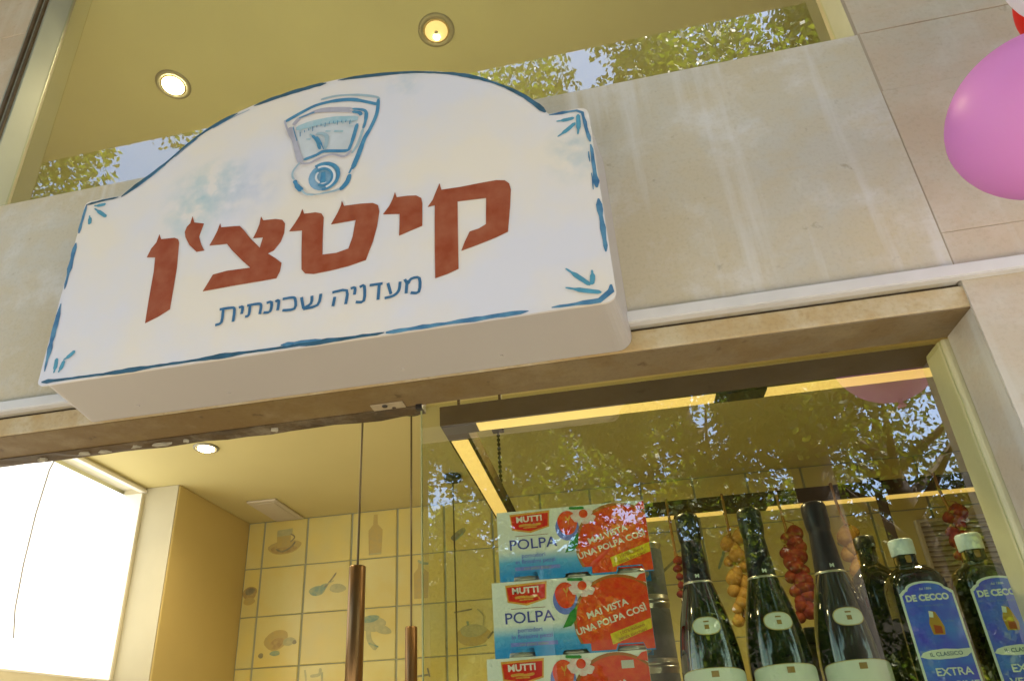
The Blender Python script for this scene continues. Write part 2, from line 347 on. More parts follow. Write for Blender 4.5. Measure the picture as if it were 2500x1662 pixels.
# ------------------------------------------------------------------ mesh helpers
COL = scn.collection
def world_loc(o):
    v = Vector((0, 0, 0))
    while o: v += o.location; o = o.parent
    return v
def link(name, me, parent=None):
    o = bpy.data.objects.new(name, me); COL.objects.link(o)
    if parent: o.parent = parent
    return o
def tag(o, label=None, cat=None, group=None, kind=None):
    if label: o['label'] = label
    if cat: o['category'] = cat
    if group: o['group'] = group
    if kind: o['kind'] = kind
    return o
def thing(name, loc, label, cat, group=None):
    o = bpy.data.objects.new(name, None); COL.objects.link(o); o.location = loc; o.empty_display_size = .05
    return tag(o, label, cat, group)
class MB:
    """collects shapes in world coordinates, links them as one mesh object"""
    def __init__(self): self.v = []; self.f = []; self.mi = []; self.sm = []
    def add(self, vs, fs, mi=0, smooth=False):
        n = len(self.v); self.v += [tuple(p) for p in vs]
        for f in fs: self.f.append(tuple(i + n for i in f)); self.mi.append(mi); self.sm.append(smooth)
        return self
    def box(self, x0, x1, y0, y1, z0, z1, mi=0, bev=0.0, seg=2):
        if bev <= 0:
            vs = [(x, y, z) for x in (x0, x1) for y in (y0, y1) for z in (z0, z1)]
            return self.add(vs, [(0, 1, 3, 2), (4, 6, 7, 5), (0, 4, 5, 1), (2, 3, 7, 6), (0, 2, 6, 4), (1, 5, 7, 3)], mi)
        bm = bmesh.new(); bmesh.ops.create_cube(bm, size=1)
        bmesh.ops.scale(bm, vec=(x1 - x0, y1 - y0, z1 - z0), verts=bm.verts)
        bmesh.ops.translate(bm, vec=((x0 + x1) / 2, (y0 + y1) / 2, (z0 + z1) / 2), verts=bm.verts)
        bmesh.ops.bevel(bm, geom=bm.edges[:], offset=bev, segments=seg, affect='EDGES', profile=.5)
        bm.verts.ensure_lookup_table(); bm.verts.index_update()
        self.add([v.co[:] for v in bm.verts], [[v.index for v in f.verts] for f in bm.faces], mi); bm.free(); return self
    def tube(self, pts, r, mi=0, n=12, cap=True, smooth=True):
        pts = [Vector(p) for p in pts]; rs = r if isinstance(r, (list, tuple)) else [r] * len(pts)
        vs = []; fs = []; up = None
        for i, p in enumerate(pts):
            d = (pts[min(i + 1, len(pts) - 1)] - pts[max(i - 1, 0)]).normalized()
            a = d.cross(Vector((0, 0, 1)) if abs(d.z) < .9 else Vector((1, 0, 0))).normalized() if up is None else (up - d * up.dot(d)).normalized()
            up = a; b = d.cross(a)
            for k in range(n):
                t = 2 * math.pi * k / n; vs.append(p + (a * math.cos(t) + b * math.sin(t)) * rs[i])
        for i in range(len(pts) - 1):
            for k in range(n): fs.append((i * n + k, i * n + (k + 1) % n, (i + 1) * n + (k + 1) % n, (i + 1) * n + k))
        self.add(vs, fs, mi, smooth)
        if cap: self.add([vs[k] for k in range(n)], [tuple(range(n))[::-1]], mi); self.add([vs[-n + k] for k in range(n)], [tuple(range(n))], mi)
        return self
    def lathe(self, c, prof, mi=0, n=32, smooth=True, sq=0.0):
        """prof: (radius, height) from the axis point c; sq squares the section off"""
        vs = []; fs = []
        for r, z in prof:
            for k in range(n):
                t = 2 * math.pi * k / n; s = 1.0
                if sq: s = 1 / ((abs(math.cos(t)) ** sq + abs(math.sin(t)) ** sq) ** (1 / sq))
                vs.append((c[0] + r * s * math.cos(t), c[1] + r * s * math.sin(t), c[2] + z))
        for i in range(len(prof) - 1):
            for k in range(n): fs.append((i * n + k, i * n + (k + 1) % n, (i + 1) * n + (k + 1) % n, (i + 1) * n + k))
        self.add(vs, fs, mi, smooth)
        self.add(vs[:n], [tuple(range(n))[::-1]], mi); self.add(vs[-n:], [tuple(range(n))], mi)
        return self
    def ball(self, c, r, mi=0, nu=16, nv=10, sc=(1, 1, 1), tip=0.0):
        vs = []; fs = []
        for j in range(nv + 1):
            ph = math.pi * j / nv
            for k in range(nu):
                t = 2 * math.pi * k / nu; rr = math.sin(ph)
                zz = math.cos(ph) + (tip * max(0, math.cos(ph)) ** 6)
                vs.append((c[0] + r * sc[0] * rr * math.cos(t), c[1] + r * sc[1] * rr * math.sin(t), c[2] + r * sc[2] * zz))
        for j in range(nv):
            for k in range(nu): fs.append((j * nu + k, (j + 1) * nu + k, (j + 1) * nu + (k + 1) % nu, j * nu + (k + 1) % nu))
        return self.add(vs, fs, mi, True)
    def prism(self, pts, y0, y1, mi=0, mi_side=None):
        """2D outline in x,z pushed from y0 to y1 (y0 is the front)"""
        bm = bmesh.new(); vv = [bm.verts.new((p[0], y0, p[1])) for p in pts]
        f = bm.faces.new(vv); bm.normal_update()
        if f.normal.y > 0: f.normal_flip()
        tri = bmesh.ops.triangulate(bm, faces=[f])
        bm.verts.index_update()
        front = [[v.index for v in g.verts] for g in bm.faces]; bm.free()
        n = len(pts); vs = [(p[0], y0, p[1]) for p in pts]; self.add(vs, front, mi)
        if y1 is not None and abs(y1 - y0) > 1e-9:
            vb = [(p[0], y1, p[1]) for p in pts]
            self.add(vb, [g[::-1] for g in front], mi)
            self.add(vs + vb, [(i, (i + 1) % n, n + (i + 1) % n, n + i) for i in range(n)], mi if mi_side is None else mi_side)
        return self
    def stroke(self, pts, w, y, mi=0, taper=True, sub=4):
        """brush stroke in the x,z plane; w is a width or a list of widths"""
        P = [Vector((p[0], p[1])) for p in pts]
        if len(P) > 2 and sub > 1:
            Q = []
            for i in range(len(P) - 1):
                p0, p1, p2, p3 = P[max(i - 1, 0)], P[i], P[i + 1], P[min(i + 2, len(P) - 1)]
                for k in range(sub):
                    t = k / sub; Q.append(.5 * ((2 * p1) + (-p0 + p2) * t + (2 * p0 - 5 * p1 + 4 * p2 - p3) * t * t + (-p0 + 3 * p1 - 3 * p2 + p3) * t ** 3))
            Q.append(P[-1]); P = Q
        n = len(P); vs = []
        for i, p in enumerate(P):
            d = (P[min(i + 1, n - 1)] - P[max(i - 1, 0)]); d = d.normalized() if d.length else Vector((1, 0)); nr = Vector((-d.y, d.x))
            ww = w[int(i / max(n - 1, 1) * (len(w) - 1))] if isinstance(w, list) else w
            if taper and (i == 0 or i == n - 1): ww *= .55
            vs += [(p.x + nr.x * ww / 2, y, p.y + nr.y * ww / 2), (p.x - nr.x * ww / 2, y, p.y - nr.y * ww / 2)]
        return self.add(vs, [(2 * i, 2 * i + 2, 2 * i + 3, 2 * i + 1) for i in range(n - 1)], mi)
    def build(self, name, mats, parent=None, label=None):
        me = bpy.data.meshes.new(name); off = world_loc(parent) if parent else Vector((0, 0, 0))
        me.from_pydata([(p[0] - off.x, p[1] - off.y, p[2] - off.z) for p in self.v], [], self.f)
        for m in (mats if isinstance(mats, (list, tuple)) else [mats]): me.materials.append(m)
        me.polygons.foreach_set('material_index', self.mi); me.polygons.foreach_set('use_smooth', self.sm); me.update()
        o = link(name, me, parent)
        if label: o['label'] = label
        return o
def recalc(o):
    bm = bmesh.new(); bm.from_mesh(o.data); bmesh.ops.recalc_face_normals(bm, faces=bm.faces[:]); bm.to_mesh(o.data); bm.free(); return o
_txt = {}
def text2d(s, size, bold=0.0, sx=1.0):
    """letter outlines of s as flat faces, centred on 0,0"""
    key = (s, size, bold, sx)
    if key in _txt: return _txt[key]
    cu = bpy.data.curves.new('text', 'FONT'); cu.body = s; cu.size = size; cu.align_x = 'CENTER'; cu.align_y = 'CENTER'; cu.offset = bold; cu.resolution_u = 3
    ob = bpy.data.objects.new('text', cu); COL.objects.link(ob)
    dg = bpy.context.evaluated_depsgraph_get(); me = ob.evaluated_get(dg).to_mesh()
    vs = [(v.co.x * sx, v.co.y) for v in me.vertices]; fs = [tuple(p.vertices) for p in me.polygons]
    ob.evaluated_get(dg).to_mesh_clear(); bpy.data.objects.remove(ob); bpy.data.curves.remove(cu)
    _txt[key] = (vs, fs); return vs, fs
def put_text(mb, s, size, cx, cz, y, rot=0.0, mi=0, bold=0.0, sx=1.0, warp=None):
    vs, fs = text2d(s, size, bold, sx); c, sn = math.cos(rot), math.sin(rot)
    P = [(cx + a * c - b * sn, cz + a * sn + b * c) for a, b in vs]
    mb.add([warp(*p) if warp else (p[0], y, p[1]) for p in P], fs, mi)
def copy_tree(o, parent=None):
    c = o.copy(); COL.objects.link(c)
    if parent: c.parent = parent
    for ch in list(o.children): copy_tree(ch, c)
    return c

# ------------------------------------------------------------------ the street in front
def structure(name, mb, m, parent=None):
    o = mb.build(name, m, parent); o['kind'] = 'structure'; return o
structure('ground', MB().box(-200, 200, -200, 200, -.30, -.06), M['asphalt'])
structure('pavement', MB().box(-40, 40, -5.0, 6, -.055, 0), M['paving'])
structure('kerb', MB().box(-40, 40, -5.15, -5.004, -.055, .004, bev=.01), M['kerb'])
structure('far_pavement', MB().box(-40, 40, -16, -9.0, -.055, .0), M['paving'])
mb = MB()
for k in range(-8, 9): mb.box(k * 4.0 - 1, k * 4.0 + 1, -7.06, -6.94, -.056, -.052)
structure('road_marking', mb, M['paint'])

# ------------------------------------------------------------------ the shop building
B = thing('shop_building', (0, 0, 0), 'pale limestone shopfront with wide fascia and glazed opening behind the painted sign', 'building')
XR, XRI = .586, .616                       # right jamb: outer corner, inner corner of the splayed reveal
ZL, ZF = 2.220, 2.836                      # lintel underside, fascia top
mb = MB().box(-3.4, XR - .0006, .0, .056, 2.266, ZF, bev=.001)
fascia = mb.build('fascia_panel', M['stone'], B)
# right pier, one course of stone after the other
pier = MB()
zs = [-.02, .38, .71, 1.04, 1.37, 1.70, 2.358, 2.683, 2.838, 3.165, 3.49, 3.82]
for i in range(len(zs) - 1):
    jx = [XR + .0002, .705 + .14 * (i % 2), 1.35 + .2 * (i % 2), 2.0, 2.7, 3.5]
    if i < 6 or (zs[i] < ZL and zs[i + 1] > 2.26):
        pass
    for a in range(len(jx) - 1):
        if a == 0: jx0, jx1 = jx[0], jx[2]      # no upright joint beside the opening
        elif a == 1: continue
        else: jx0, jx1 = jx[a], jx[a + 1]
        if zs[i] < 2.268 and zs[i + 1] > 2.268:
            pier.box(jx0 + .001, jx1 - .001, -.0 + .001 * (a % 2), .09, zs[i] + .0005, 2.266, bev=.0008)
            pier.box(jx0 + .001, jx1 - .001, -.0 + .001 * (a % 2), .09, 2.2662, zs[i + 1] - .0005, bev=.0008)
        else:
            z0, z1 = zs[i], zs[i + 1]
            pier.box(jx0 + .001, jx1 - .001, .0012 * ((i + a) % 2), .09, z0 + .0005, z1 - .0005, bev=.0008)
pier_o = pier.build('stone_pier', M['stone_pier'], B)
lp = MB()
for i in range(len(zs) - 1):
    if zs[i] >= ZF - .01:
        lp.box(-2.1, -1.412, .001 * (i % 2), .06, zs[i] + .0005 + (.13 if False else 0), zs[i + 1] - .0005, bev=.0008)
        lp.box(-3.4, -2.102, .001 * ((i + 1) % 2), .06, zs[i] + .0005, zs[i + 1] - .0005, bev=.0008)
lp.build('stone_pier', M['stone_pier'], B)
MB().box(-3.4, -1.37, .057, .075, 2.84, 3.82).build('joint_backing', M['mortar'], B)
MB().box(XRI + .004, 3.5, .091, .12, .0, 3.82).build('joint_backing', M['mortar'], B)
MB().box(XR - .004, XR + .004, .0009, .05, 2.29, 3.82).build('joint_backing', M['mortar'], B)
# splayed reveal of the right jamb and the cream jamb post behind it
rv = MB(); rv.add([(XR + .0005, .003, 0), (XR + .0005, .003, ZL), (XRI, .0915, ZL), (XRI, .0915, 0), (XR + .02, .003, 0), (XR + .02, .003, ZL), (XRI + .02, .0915, ZL), (XRI + .02, .0915, 0)],
       [(0, 1, 2, 3), (7, 6, 5, 4), (0, 4, 5, 1), (3, 2, 6, 7)])
rv.build('door_reveal', M['stone_pier'], B)
MB().box(.5785, XRI + .03, .0925, .16, 0, ZL - .002, bev=.004).box(.5765, .5785, .10, .15, 0, ZL - .004).build('window_jamb', M['jamb'], B)
# lintel: stone strip under the trim, its underside, and the weathered strip over the doorway
MB().box(-3.4, XRI + .02, .003, .092, ZL, 2.2585, bev=.003).build('lintel', M['stone_lintel'], B)
MB().box(-3.4, XRI + .02, .012, .05, 2.2587, 2.2655).build('shadow_gap', M['gap'], B)
MB().box(-3.4, XRI + .01, .0045, .0918, ZL - .0022, ZL - .0004).build('lintel_soffit', M['soffit_stone'], B)
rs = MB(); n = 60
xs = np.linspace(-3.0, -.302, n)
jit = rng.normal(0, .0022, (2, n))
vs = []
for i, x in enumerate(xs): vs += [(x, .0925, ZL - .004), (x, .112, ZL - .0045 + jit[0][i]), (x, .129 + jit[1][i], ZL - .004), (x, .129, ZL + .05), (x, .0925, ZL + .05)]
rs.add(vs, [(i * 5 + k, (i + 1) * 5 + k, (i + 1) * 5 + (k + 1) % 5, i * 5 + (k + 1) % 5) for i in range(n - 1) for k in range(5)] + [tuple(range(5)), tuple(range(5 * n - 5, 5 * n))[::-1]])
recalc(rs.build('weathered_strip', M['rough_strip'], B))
fr_ = random.Random(5)
for cx, cy, ln in ((-1.02, .1085, .035), (-.975, .112, .05), (-.90, .108, .03), (-.845, .112, .045), (-.79, .110, .02), (-1.12, .113, .025), (-.60, .112, .02)):
    pts = []
    for k in range(11):
        q = 2 * math.pi * k / 11; rr = fr_.uniform(.45, 1.0); pts.append((cx + ln * .5 * rr * math.cos(q), cy + .008 * rr * math.sin(q)))
    n0 = 11; fl = MB().add([(p[0], p[1], ZL - .0078) for p in pts] + [(p[0], p[1], ZL - .003) for p in pts], [tuple(range(n0)), tuple(range(n0, 2 * n0))[::-1]] + [(i, (i + 1) % n0, n0 + (i + 1) % n0, n0 + i) for i in range(n0)])
    recalc(fl.build('paint_flake', M['flake'], B))
# fixing plate left on the lintel underside, with its two bolt holes
fp = MB().box(-.392, -.330, .066, .090, ZL - .0046, ZL - .0024, bev=.0008)
plate = fp.build('fixing_plate', M['plate'], B)
MB().lathe((-.366, .074, ZL - .0066), [(.0045, 0), (.0055, .0015), (.0055, .003)], n=12).build('bolt', M['black'], plate)
MB().lathe((-.352, .0855, ZL - .0058), [(.003, 0), (.0042, .001), (.0042, .002)], n=12).build('bolt', M['brown_metal'], plate)
MB().box(-.312, -.299, .087, .099, ZL - .012, ZL - .0005, bev=.002).build('glass_clip', M['black'], B)
# white metal trim along the fascia foot, open underside
tr = MB().box(-3.4, 3.2, -.014, -.0005, 2.2665, 2.2875, bev=.0015).box(-3.4, 3.2, -.0125, -.0005, 2.2645, 2.2662)
tr.build('metal_trim', M['trim'], B)
# recessed upper window: grey reveal on the left, cream reveal on the right, brown angle, pane
MB().box(-1.412, -1.3655, .0, .066, ZF + .002, 3.86, bev=.002).build('upper_reveal', M['reveal'], B)
ba = MB().box(-1.398, -1.389, -.006, .0, ZF + .002, 3.86).box(-1.377, -1.370, -.005, .0, ZF + .002, 3.86)
ba.build('corner_angle', M['brown_metal'], B)
MB().box(XR - .0045, XR - .0005, .0015, .066, ZF + .002, 3.86).build('upper_reveal', M['reveal_cream'], B)
up = MB().box(-1.365, XR - .005, .060, .066, 2.78, 3.86); up_o = up.build('upper_window_pane', M['glass_up'], B)
# storey above, with the overhang whose underside the upper pane mirrors
MB().box(-9, 9, -.60, 5, 3.9, 5.6).build('upper_storey', M['facade_up'], B)
MB().box(-9, 9, -.598, .0, 3.888, 3.898).build('overhang_soffit', M['soffit'], B)
# blind walls either side and behind, so that the building is closed
sb = MB().box(-9, -3.402, .02, 5, 0, 3.89).box(3.52, 9, .02, 5, 0, 3.89).box(-3.4, 3.5, 4.9, 5.0, 0, 3.89)
sb.build('side_wall', M['facade_up'], B)
# the void behind the upper pane
MB().box(-2.9, 1.6, .068, 2.2, 3.80, 3.85).build('upper_ceiling', M['upper_ceiling'], B)
uw = MB().box(-2.95, -2.9, .068, 2.2, 2.62, 3.80).box(1.6, 1.65, .068, 2.2, 2.62, 3.80).box(-2.95, 1.65, 2.2, 2.25, 2.62, 3.85)
uw.build('upper_room_wall', M['upper_wall'], B)
MB().box(-2.95, 1.65, .15, 2.25, 2.56, 2.61).build('upper_floor', M['wall_pale'], B)
# the shop room
ZC = 2.537
MB().box(-1.9, 1.55, .131, 2.0, ZC, ZC + .02).build('ceiling', M['ceiling'], B)
MB().box(-1.9, 1.55, .0935, .130, 2.272, ZC + .02).build('inner_lintel', M['wall_pale'], B)
MB().box(-3.0, 1.8, .131, 2.0, -.05, -.004).build('room_floor', M['floor'], B)
MB().box(-1.624, -1.484, 1.09, 1.62, 0, ZC, bev=.004).build('wall_return', M['wall'], B)
MB().box(-1.6235, -1.4885, 1.0855, 1.0895, 0, ZC - .001).build('return_front', M['return_front'], B)  # paler cream sheet: the side window's light put into the front's colour
MB().box(1.32, 1.40, .13, 1.62, 0, ZC).build('side_wall', M['wall'], B)
MB().box(-3.4, -1.64, .06, .14, 0, 2.262).build('side_wall', M['wall_pale'], B)
# left wall with its daylit window
WZ0, WZ1, WY0, WY1 = 1.872, 2.512, .18, 1.075
wl = MB().box(-1.70, -1.62, .13, 1.62, 0, WZ0).box(-1.70, -1.62, .13, 1.62, WZ1 + .02, ZC).box(-1.70, -1.62, WY1, 1.089, WZ0, WZ1 + .02).box(-1.70, -1.62, .13, WY0, WZ0, WZ1 + .02)
wl.build('window_wall', M['wall_pale'], B)
win = MB().box(-1.700, -1.690, WY0, WY1, WZ0, WZ1).build('side_window', M['blown'], B, 'overexposed bright white side window')
wf = MB().box(-1.632, -1.612, WY0, WY1 + .01, WZ1 + .004, WZ1 + .016, bev=.002)
wf.build('blind_rail', M['rail'], win)
MB().box(-1.689, -1.619, WY1 - .008, WY1 - .0005, WZ0, WZ1).box(-1.689, -1.619, WY0, WY1, WZ0, WZ0 + .006).build('window_frame', M['rail'], win)
# tiled back wall: grout bed, one face per tile, painted tiles as pieces of their own
TX, TZ, TP = -1.409, 2.531, .1962
tw = MB().box(-1.484, 1.32, 1.600, 1.66, 0, ZC)
for c in range(-1, 14):
    for r in range(0, 9):
        x0, x1 = max(TX + c * TP, -1.484) + .004, min(TX + (c + 1) * TP, 1.32) - .004
        z1 = (ZC if r == 0 else TZ - r * TP + .004) - .004; z0 = TZ - (r + 1) * TP + .004
        tw.box(x0, x1, 1.5955, 1.6005, z0, z1, mi=1 + int(rng.random() < .4), bev=.0022, seg=1)
tiled = tw.build('tiled_wall', [M['grout'], M['tile_a'], M['tile_b']], B)
def motif(name, shapes, c, r):
    """shapes: (material, outline or stroke) in tile units, 0..1 from the tile's lower left"""
    mats = []; mb = MB(); x0 = TX + c * TP; z0 = TZ - (r + 1) * TP
    for k, s in enumerate(shapes):
        m = M[s[0]]
        if m not in mats: mats.append(m)
        y = 1.5950 - .0004 * k; i = mats.index(m)
        if s[1] == 'p': mb.prism([(x0 + a * TP, z0 + b * TP) for a, b in s[2]], y, None, i)
        elif s[1] == 'e':
            cx, cz, a, b, rot = s[2]; pts = []
            for t in range(18):
                q = 2 * math.pi * t / 18; ja = a * (1 + .08 * math.sin(3 * q + k)); u, v = ja * math.cos(q), b * math.sin(q)
                pts.append((x0 + (cx + u * math.cos(rot) - v * math.sin(rot)) * TP, z0 + (cz + u * math.sin(rot) + v * math.cos(rot)) * TP))
            mb.prism(pts, y, None, i)
        else: mb.stroke([(x0 + a * TP, z0 + b * TP) for a, b in s[2]], s[3] * TP, y, i)
    return mb.build(name, mats, tiled)
motif('painted_cup', [('t_ochre', 'e', (.50, .42, .38, .15, .05)), ('t_brown', 'e', (.47, .38, .30, .09, 0)), ('t_ochre', 'p', [(.33, .42), (.30, .76), (.64, .78), (.62, .42)]), ('t_grey', 'p', [(.31, .66), (.31, .80), (.66, .82), (.65, .67)]), ('t_dark', 's', [(.30, .40), (.45, .33), (.64, .40), (.74, .52)], .04), ('t_dark', 's', [(.62, .70), (.72, .62), (.63, .52)], .03)], 0, 0)
motif('painted_bottle', [('t_ochre', 'p', [(.40, .08), (.37, .60), (.47, .72), (.48, .94), (.56, .94), (.57, .72), (.68, .60), (.66, .08)]), ('t_grey', 's', [(.39, .10), (.65, .10)], .05), ('t_brown', 's', [(.38, .55), (.40, .10)], .02)], 2, 0)
motif('painted_olive_branch', [('t_teal', 'e', (.30, .44, .18, .10, .1)), ('t_teal', 'e', (.42, .50, .12, .06, .5)), ('t_grey', 'e', (.74, .46, .18, .09, -.1)), ('t_dark', 's', [(.46, .50), (.58, .62), (.70, .78)], .035), ('t_grey', 's', [(.5, .56), (.66, .62)], .04)], 1, 1)
motif('painted_gourd', [('t_brown', 'e', (.80, .50, .16, .14, .2)), ('t_dark', 'e', (.80, .54, .11, .07, .2)), ('t_ochre', 'e', (.80, .34, .13, .08, 0))], -1, 1)
motif('painted_snail', [('t_ochre', 'e', (.48, .52, .26, .19, .3)), ('t_brown', 'e', (.50, .46, .15, .10, .4)), ('t_grey', 'e', (.76, .48, .14, .08, .1)), ('t_dark', 'e', (.88, .46, .045, .04, 0)), ('t_teal', 'e', (.48, .27, .11, .05, 0)), ('t_dark', 'e', (.18, .24, .055, .05, 0))], 0, 2)
motif('painted_herbs', [('t_grey', 'e', (.50, .70, .28, .15, -.1)), ('t_teal', 'e', (.46, .80, .18, .07, .1)), ('t_grey', 'e', (.72, .58, .18, .08, -.3)), ('t_grey', 's', [(.42, .60), (.46, .38), (.60, .22)], .10), ('t_teal', 's', [(.44, .34), (.64, .26)], .05)], 2, 2)
motif('painted_oil_bottle', [('t_ochre', 'p', [(.36, .12), (.35, .62), (.44, .72), (.45, .84), (.54, .84), (.55, .72), (.66, .62), (.64, .12)]), ('t_teal', 's', [(.44, .88), (.54, .82), (.66, .80)], .05), ('t_brown', 's', [(.5, .66), (.52, .2)], .04)], 3, 1)
motif('painted_bird', [('t_dark', 's', [(.16, .24), (.26, .34), (.44, .44)], .11), ('t_teal', 's', [(.20, .20), (.40, .36)], .05)], 4, 0)
motif('painted_kettle', [('t_ochre', 'e', (.52, .34, .34, .18, 0)), ('t_grey', 'e', (.52, .44, .26, .12, 0)), ('t_teal', 's', [(.24, .12), (.78, .16)], .04), ('t_dark', 's', [(.16, .80), (.52, .84)], .055), ('t_teal', 's', [(.42, .62), (.44, .54)], .08), ('t_dark', 's', [(.80, .28), (.92, .40)], .07), ('t_grey', 's', [(.62, .84), (.74, .70), (.72, .5)], .03)], 4, 2)
motif('painted_lamp', [('t_grey', 's', [(.14, .92), (.18, .72)], .07), ('t_grey', 's', [(.26, .80), (.44, .82), (.46, .94)], .06), ('t_teal', 'e', (.52, .52, .16, .18, 0)), ('t_grey', 's', [(.50, .86), (.52, .5)], .08)], 1, 3)
motif('painted_pan', [('t_dark', 's', [(.20, .66), (.66, .70)], .07), ('t_dark', 's', [(.62, .82), (.66, .66)], .06), ('t_grey', 'e', (.48, .40, .24, .14, 0))], 3, 3)
motif('painted_bird', [('t_teal', 's', [(.12, .66), (.40, .72)], .06), ('t_grey', 'e', (.50, .50, .20, .13, .2))], 7, 0)
motif('painted_watering_can', [('t_dark', 's', [(.08, .18), (.34, .38), (.52, .52)], .05), ('t_ochre', 'e', (.68, .36, .24, .18, 0)), ('t_teal', 's', [(.50, .60), (.70, .66), (.86, .52)], .04)], 8, 1)
motif('painted_fish', [('t_grey', 'e', (.5, .5, .30, .10, .1)), ('t_teal', 's', [(.2, .48), (.12, .60)], .06), ('t_dark', 'e', (.72, .54, .03, .03, 0))], 9, 0)
motif('painted_leaf', [('t_teal', 's', [(.18, .22), (.34, .56), (.40, .84)], .05), ('t_grey', 's', [(.60, .30), (.54, .60), (.60, .84)], .05)], 9, 1)
motif('painted_herbs', [('t_dark', 'e', (.46, .54, .16, .10, .4)), ('t_grey', 'e', (.66, .46, .14, .08, -.2)), ('t_teal', 's', [(.3, .3), (.5, .5), (.7, .74)], .03)], 11, 1)
# lower shop glazing with its green cut edge
gl = MB().box(-.3030, .5780, .0985, .1055, .62, ZL - .0015).build('shop_window_pane', M['glass_shop'], B)
MB().box(-.3048, -.3032, .0985, .1055, .62, ZL - .0015).build('glass_edge', M['glass_edge'], gl)

# ------------------------------------------------------------------ ceiling fixtures
def downlight(loc, r, label, bulb, power, grp, col=(1, .80, .48), core=False):
    t = thing('downlight', loc, label, 'ceiling light', grp); x, y, z = loc
    MB().lathe((x, y, z - .006), [(r * .72, .004), (r * .74, .0005), (r * .92, .0), (r, .004), (r, .0058)], n=40).build('trim_ring', M['lamp_ring'], t)
    cup = MB(); pr = [(r * .72, -.0015), (r * .60, .012), (r * .40, .02)]
    vs = []; nn = 32
    for rr, zz in pr:
        for k in range(nn): vs.append((x + rr * math.cos(2 * math.pi * k / nn), y + rr * math.sin(2 * math.pi * k / nn), z - .005 + zz * .0 - .0018 * (1 - rr / r)))
    cup.add(vs, [(i * nn + k, (i + 1) * nn + k, (i + 1) * nn + (k + 1) % nn, i * nn + (k + 1) % nn) for i in range(2) for k in range(nn)], 0, True)
    cup.build('reflector', M['lamp_cup'], t)
    MB().lathe((x, y, z - .0105), [(r * .06, -.0005), (r * .45, .0004), (r * .62, .004)], n=28).build('bulb', M[bulb], t)
    if core: MB().ball((x - .003, y + r * .28, z - .0125), r * .17, nu=12, nv=8, sc=(1, 1, .5)).build('filament', M['bulb_core'], t); MB().ball((x, y, z - .0118), r * .11, nu=10, nv=6, sc=(1, 1, .5)).build('bulb_cap', M['lamp_ring'], t)
    L = bpy.data.lights.new('downlight_lamp', 'SPOT'); L.energy = power; L.color = col; L.spot_size = R(150); L.spot_blend = .8; L.shadow_soft_size = r * .6
    lo = bpy.data.objects.new('downlight_lamp', L); COL.objects.link(lo); lo.parent = t; lo.location = (0, 0, -.03)
    return t
downlight((-1.304, .452, 3.80), .060, 'blazing round downlight in the upper ceiling above the sign, its bulb glaring white', 'bulb_hot', 14, 'downlights behind the upper window')
downlight((-.345, .466, 3.80), .061, 'round downlight right of the blazing one, its amber bulb visible inside a grey ring', 'bulb_soft', 14, 'downlights behind the upper window', core=True)
downlight((-1.214, .81, ZC), .040, 'small sparkling downlight in the room ceiling above the doorway, by the white window', 'bulb_hot', 1.6, 'downlights in the shop room')
downlight((-.05, .52, ZC), .040, 'added unseen downlight over the light frame behind the lintel, brightening the room', 'bulb_hot', 4.6, 'downlights in the shop room')  # extra lamp out of view, added to brighten the room behind the glass
downlight((.75, .48, ZC), .040, 'added unseen downlight at the right behind the lintel and bar, brightening the room', 'bulb_hot', 4.6, 'downlights in the shop room')  # another added lamp, unseen, lifting the right part of the room
downlight((-.95, .42, ZC), .040, 'added unseen downlight behind the doorway lintel, lighting the tiles from the front', 'bulb_hot', 3.6, 'downlights in the shop room')  # added out of sight to throw light on the tiles
pn = thing('ceiling_panel', (-1.29, 1.45, ZC), 'small pale square panel on the room ceiling in the corner above the tiled wall', 'ceiling panel')
MB().box(-1.352, -1.228, 1.325, 1.585, ZC - .010, ZC - .0005, bev=.004).build('cover', M['white_panel'], pn)
MB().box(-1.335, -1.245, 1.345, 1.565, ZC - .0125, ZC - .0102, bev=.001).build('grille', M['white_panel'], pn)

def pendant(x, y, ztop, r, ln, label):
    t = thing('pendant_lamp', (x, y, ZC), label, 'pendant lamp', 'tube pendants hung from the room ceiling')
    MB().lathe((x, y, ZC - .022), [(.030, 0), (.032, .003), (.032, .021)], n=28).build('ceiling_cap', M['black'], t)
    MB().tube([(x, y, ZC - .02), (x, y, ztop - .002)], .0028, n=8).build('wire', M['wire'], t)
    MB().lathe((x, y, ztop - ln), [(r * .8, 0), (r, .002), (r, ln - .003), (r * .9, ln), (r * .25, ln + .001)], n=32).build('tube_shade', M['brass'], t)
    L = bpy.data.lights.new('pendant_glow', 'SPOT'); L.energy = 2; L.color = (1, .72, .4); L.spot_size = R(80); L.spot_blend = .5; L.shadow_soft_size = r * .7
    lo = bpy.data.objects.new('pendant_glow', L); COL.objects.link(lo); lo.parent = t; lo.location = (0, 0, ztop - ln - ZC - .01)
pendant(-.532, .40, 2.006, .0182, .34, 'brass tube pendant hanging in the doorway, the higher and thicker of the two')
pendant(-.499, .70, 1.918, .0152, .34, 'brass tube pendant hanging beside the glass edge, the lower and thinner of the two')
pendant(-.516, 1.293, 1.60, .017, .30, 'pendant behind the glass with a black ceiling cap and a long thin wire')

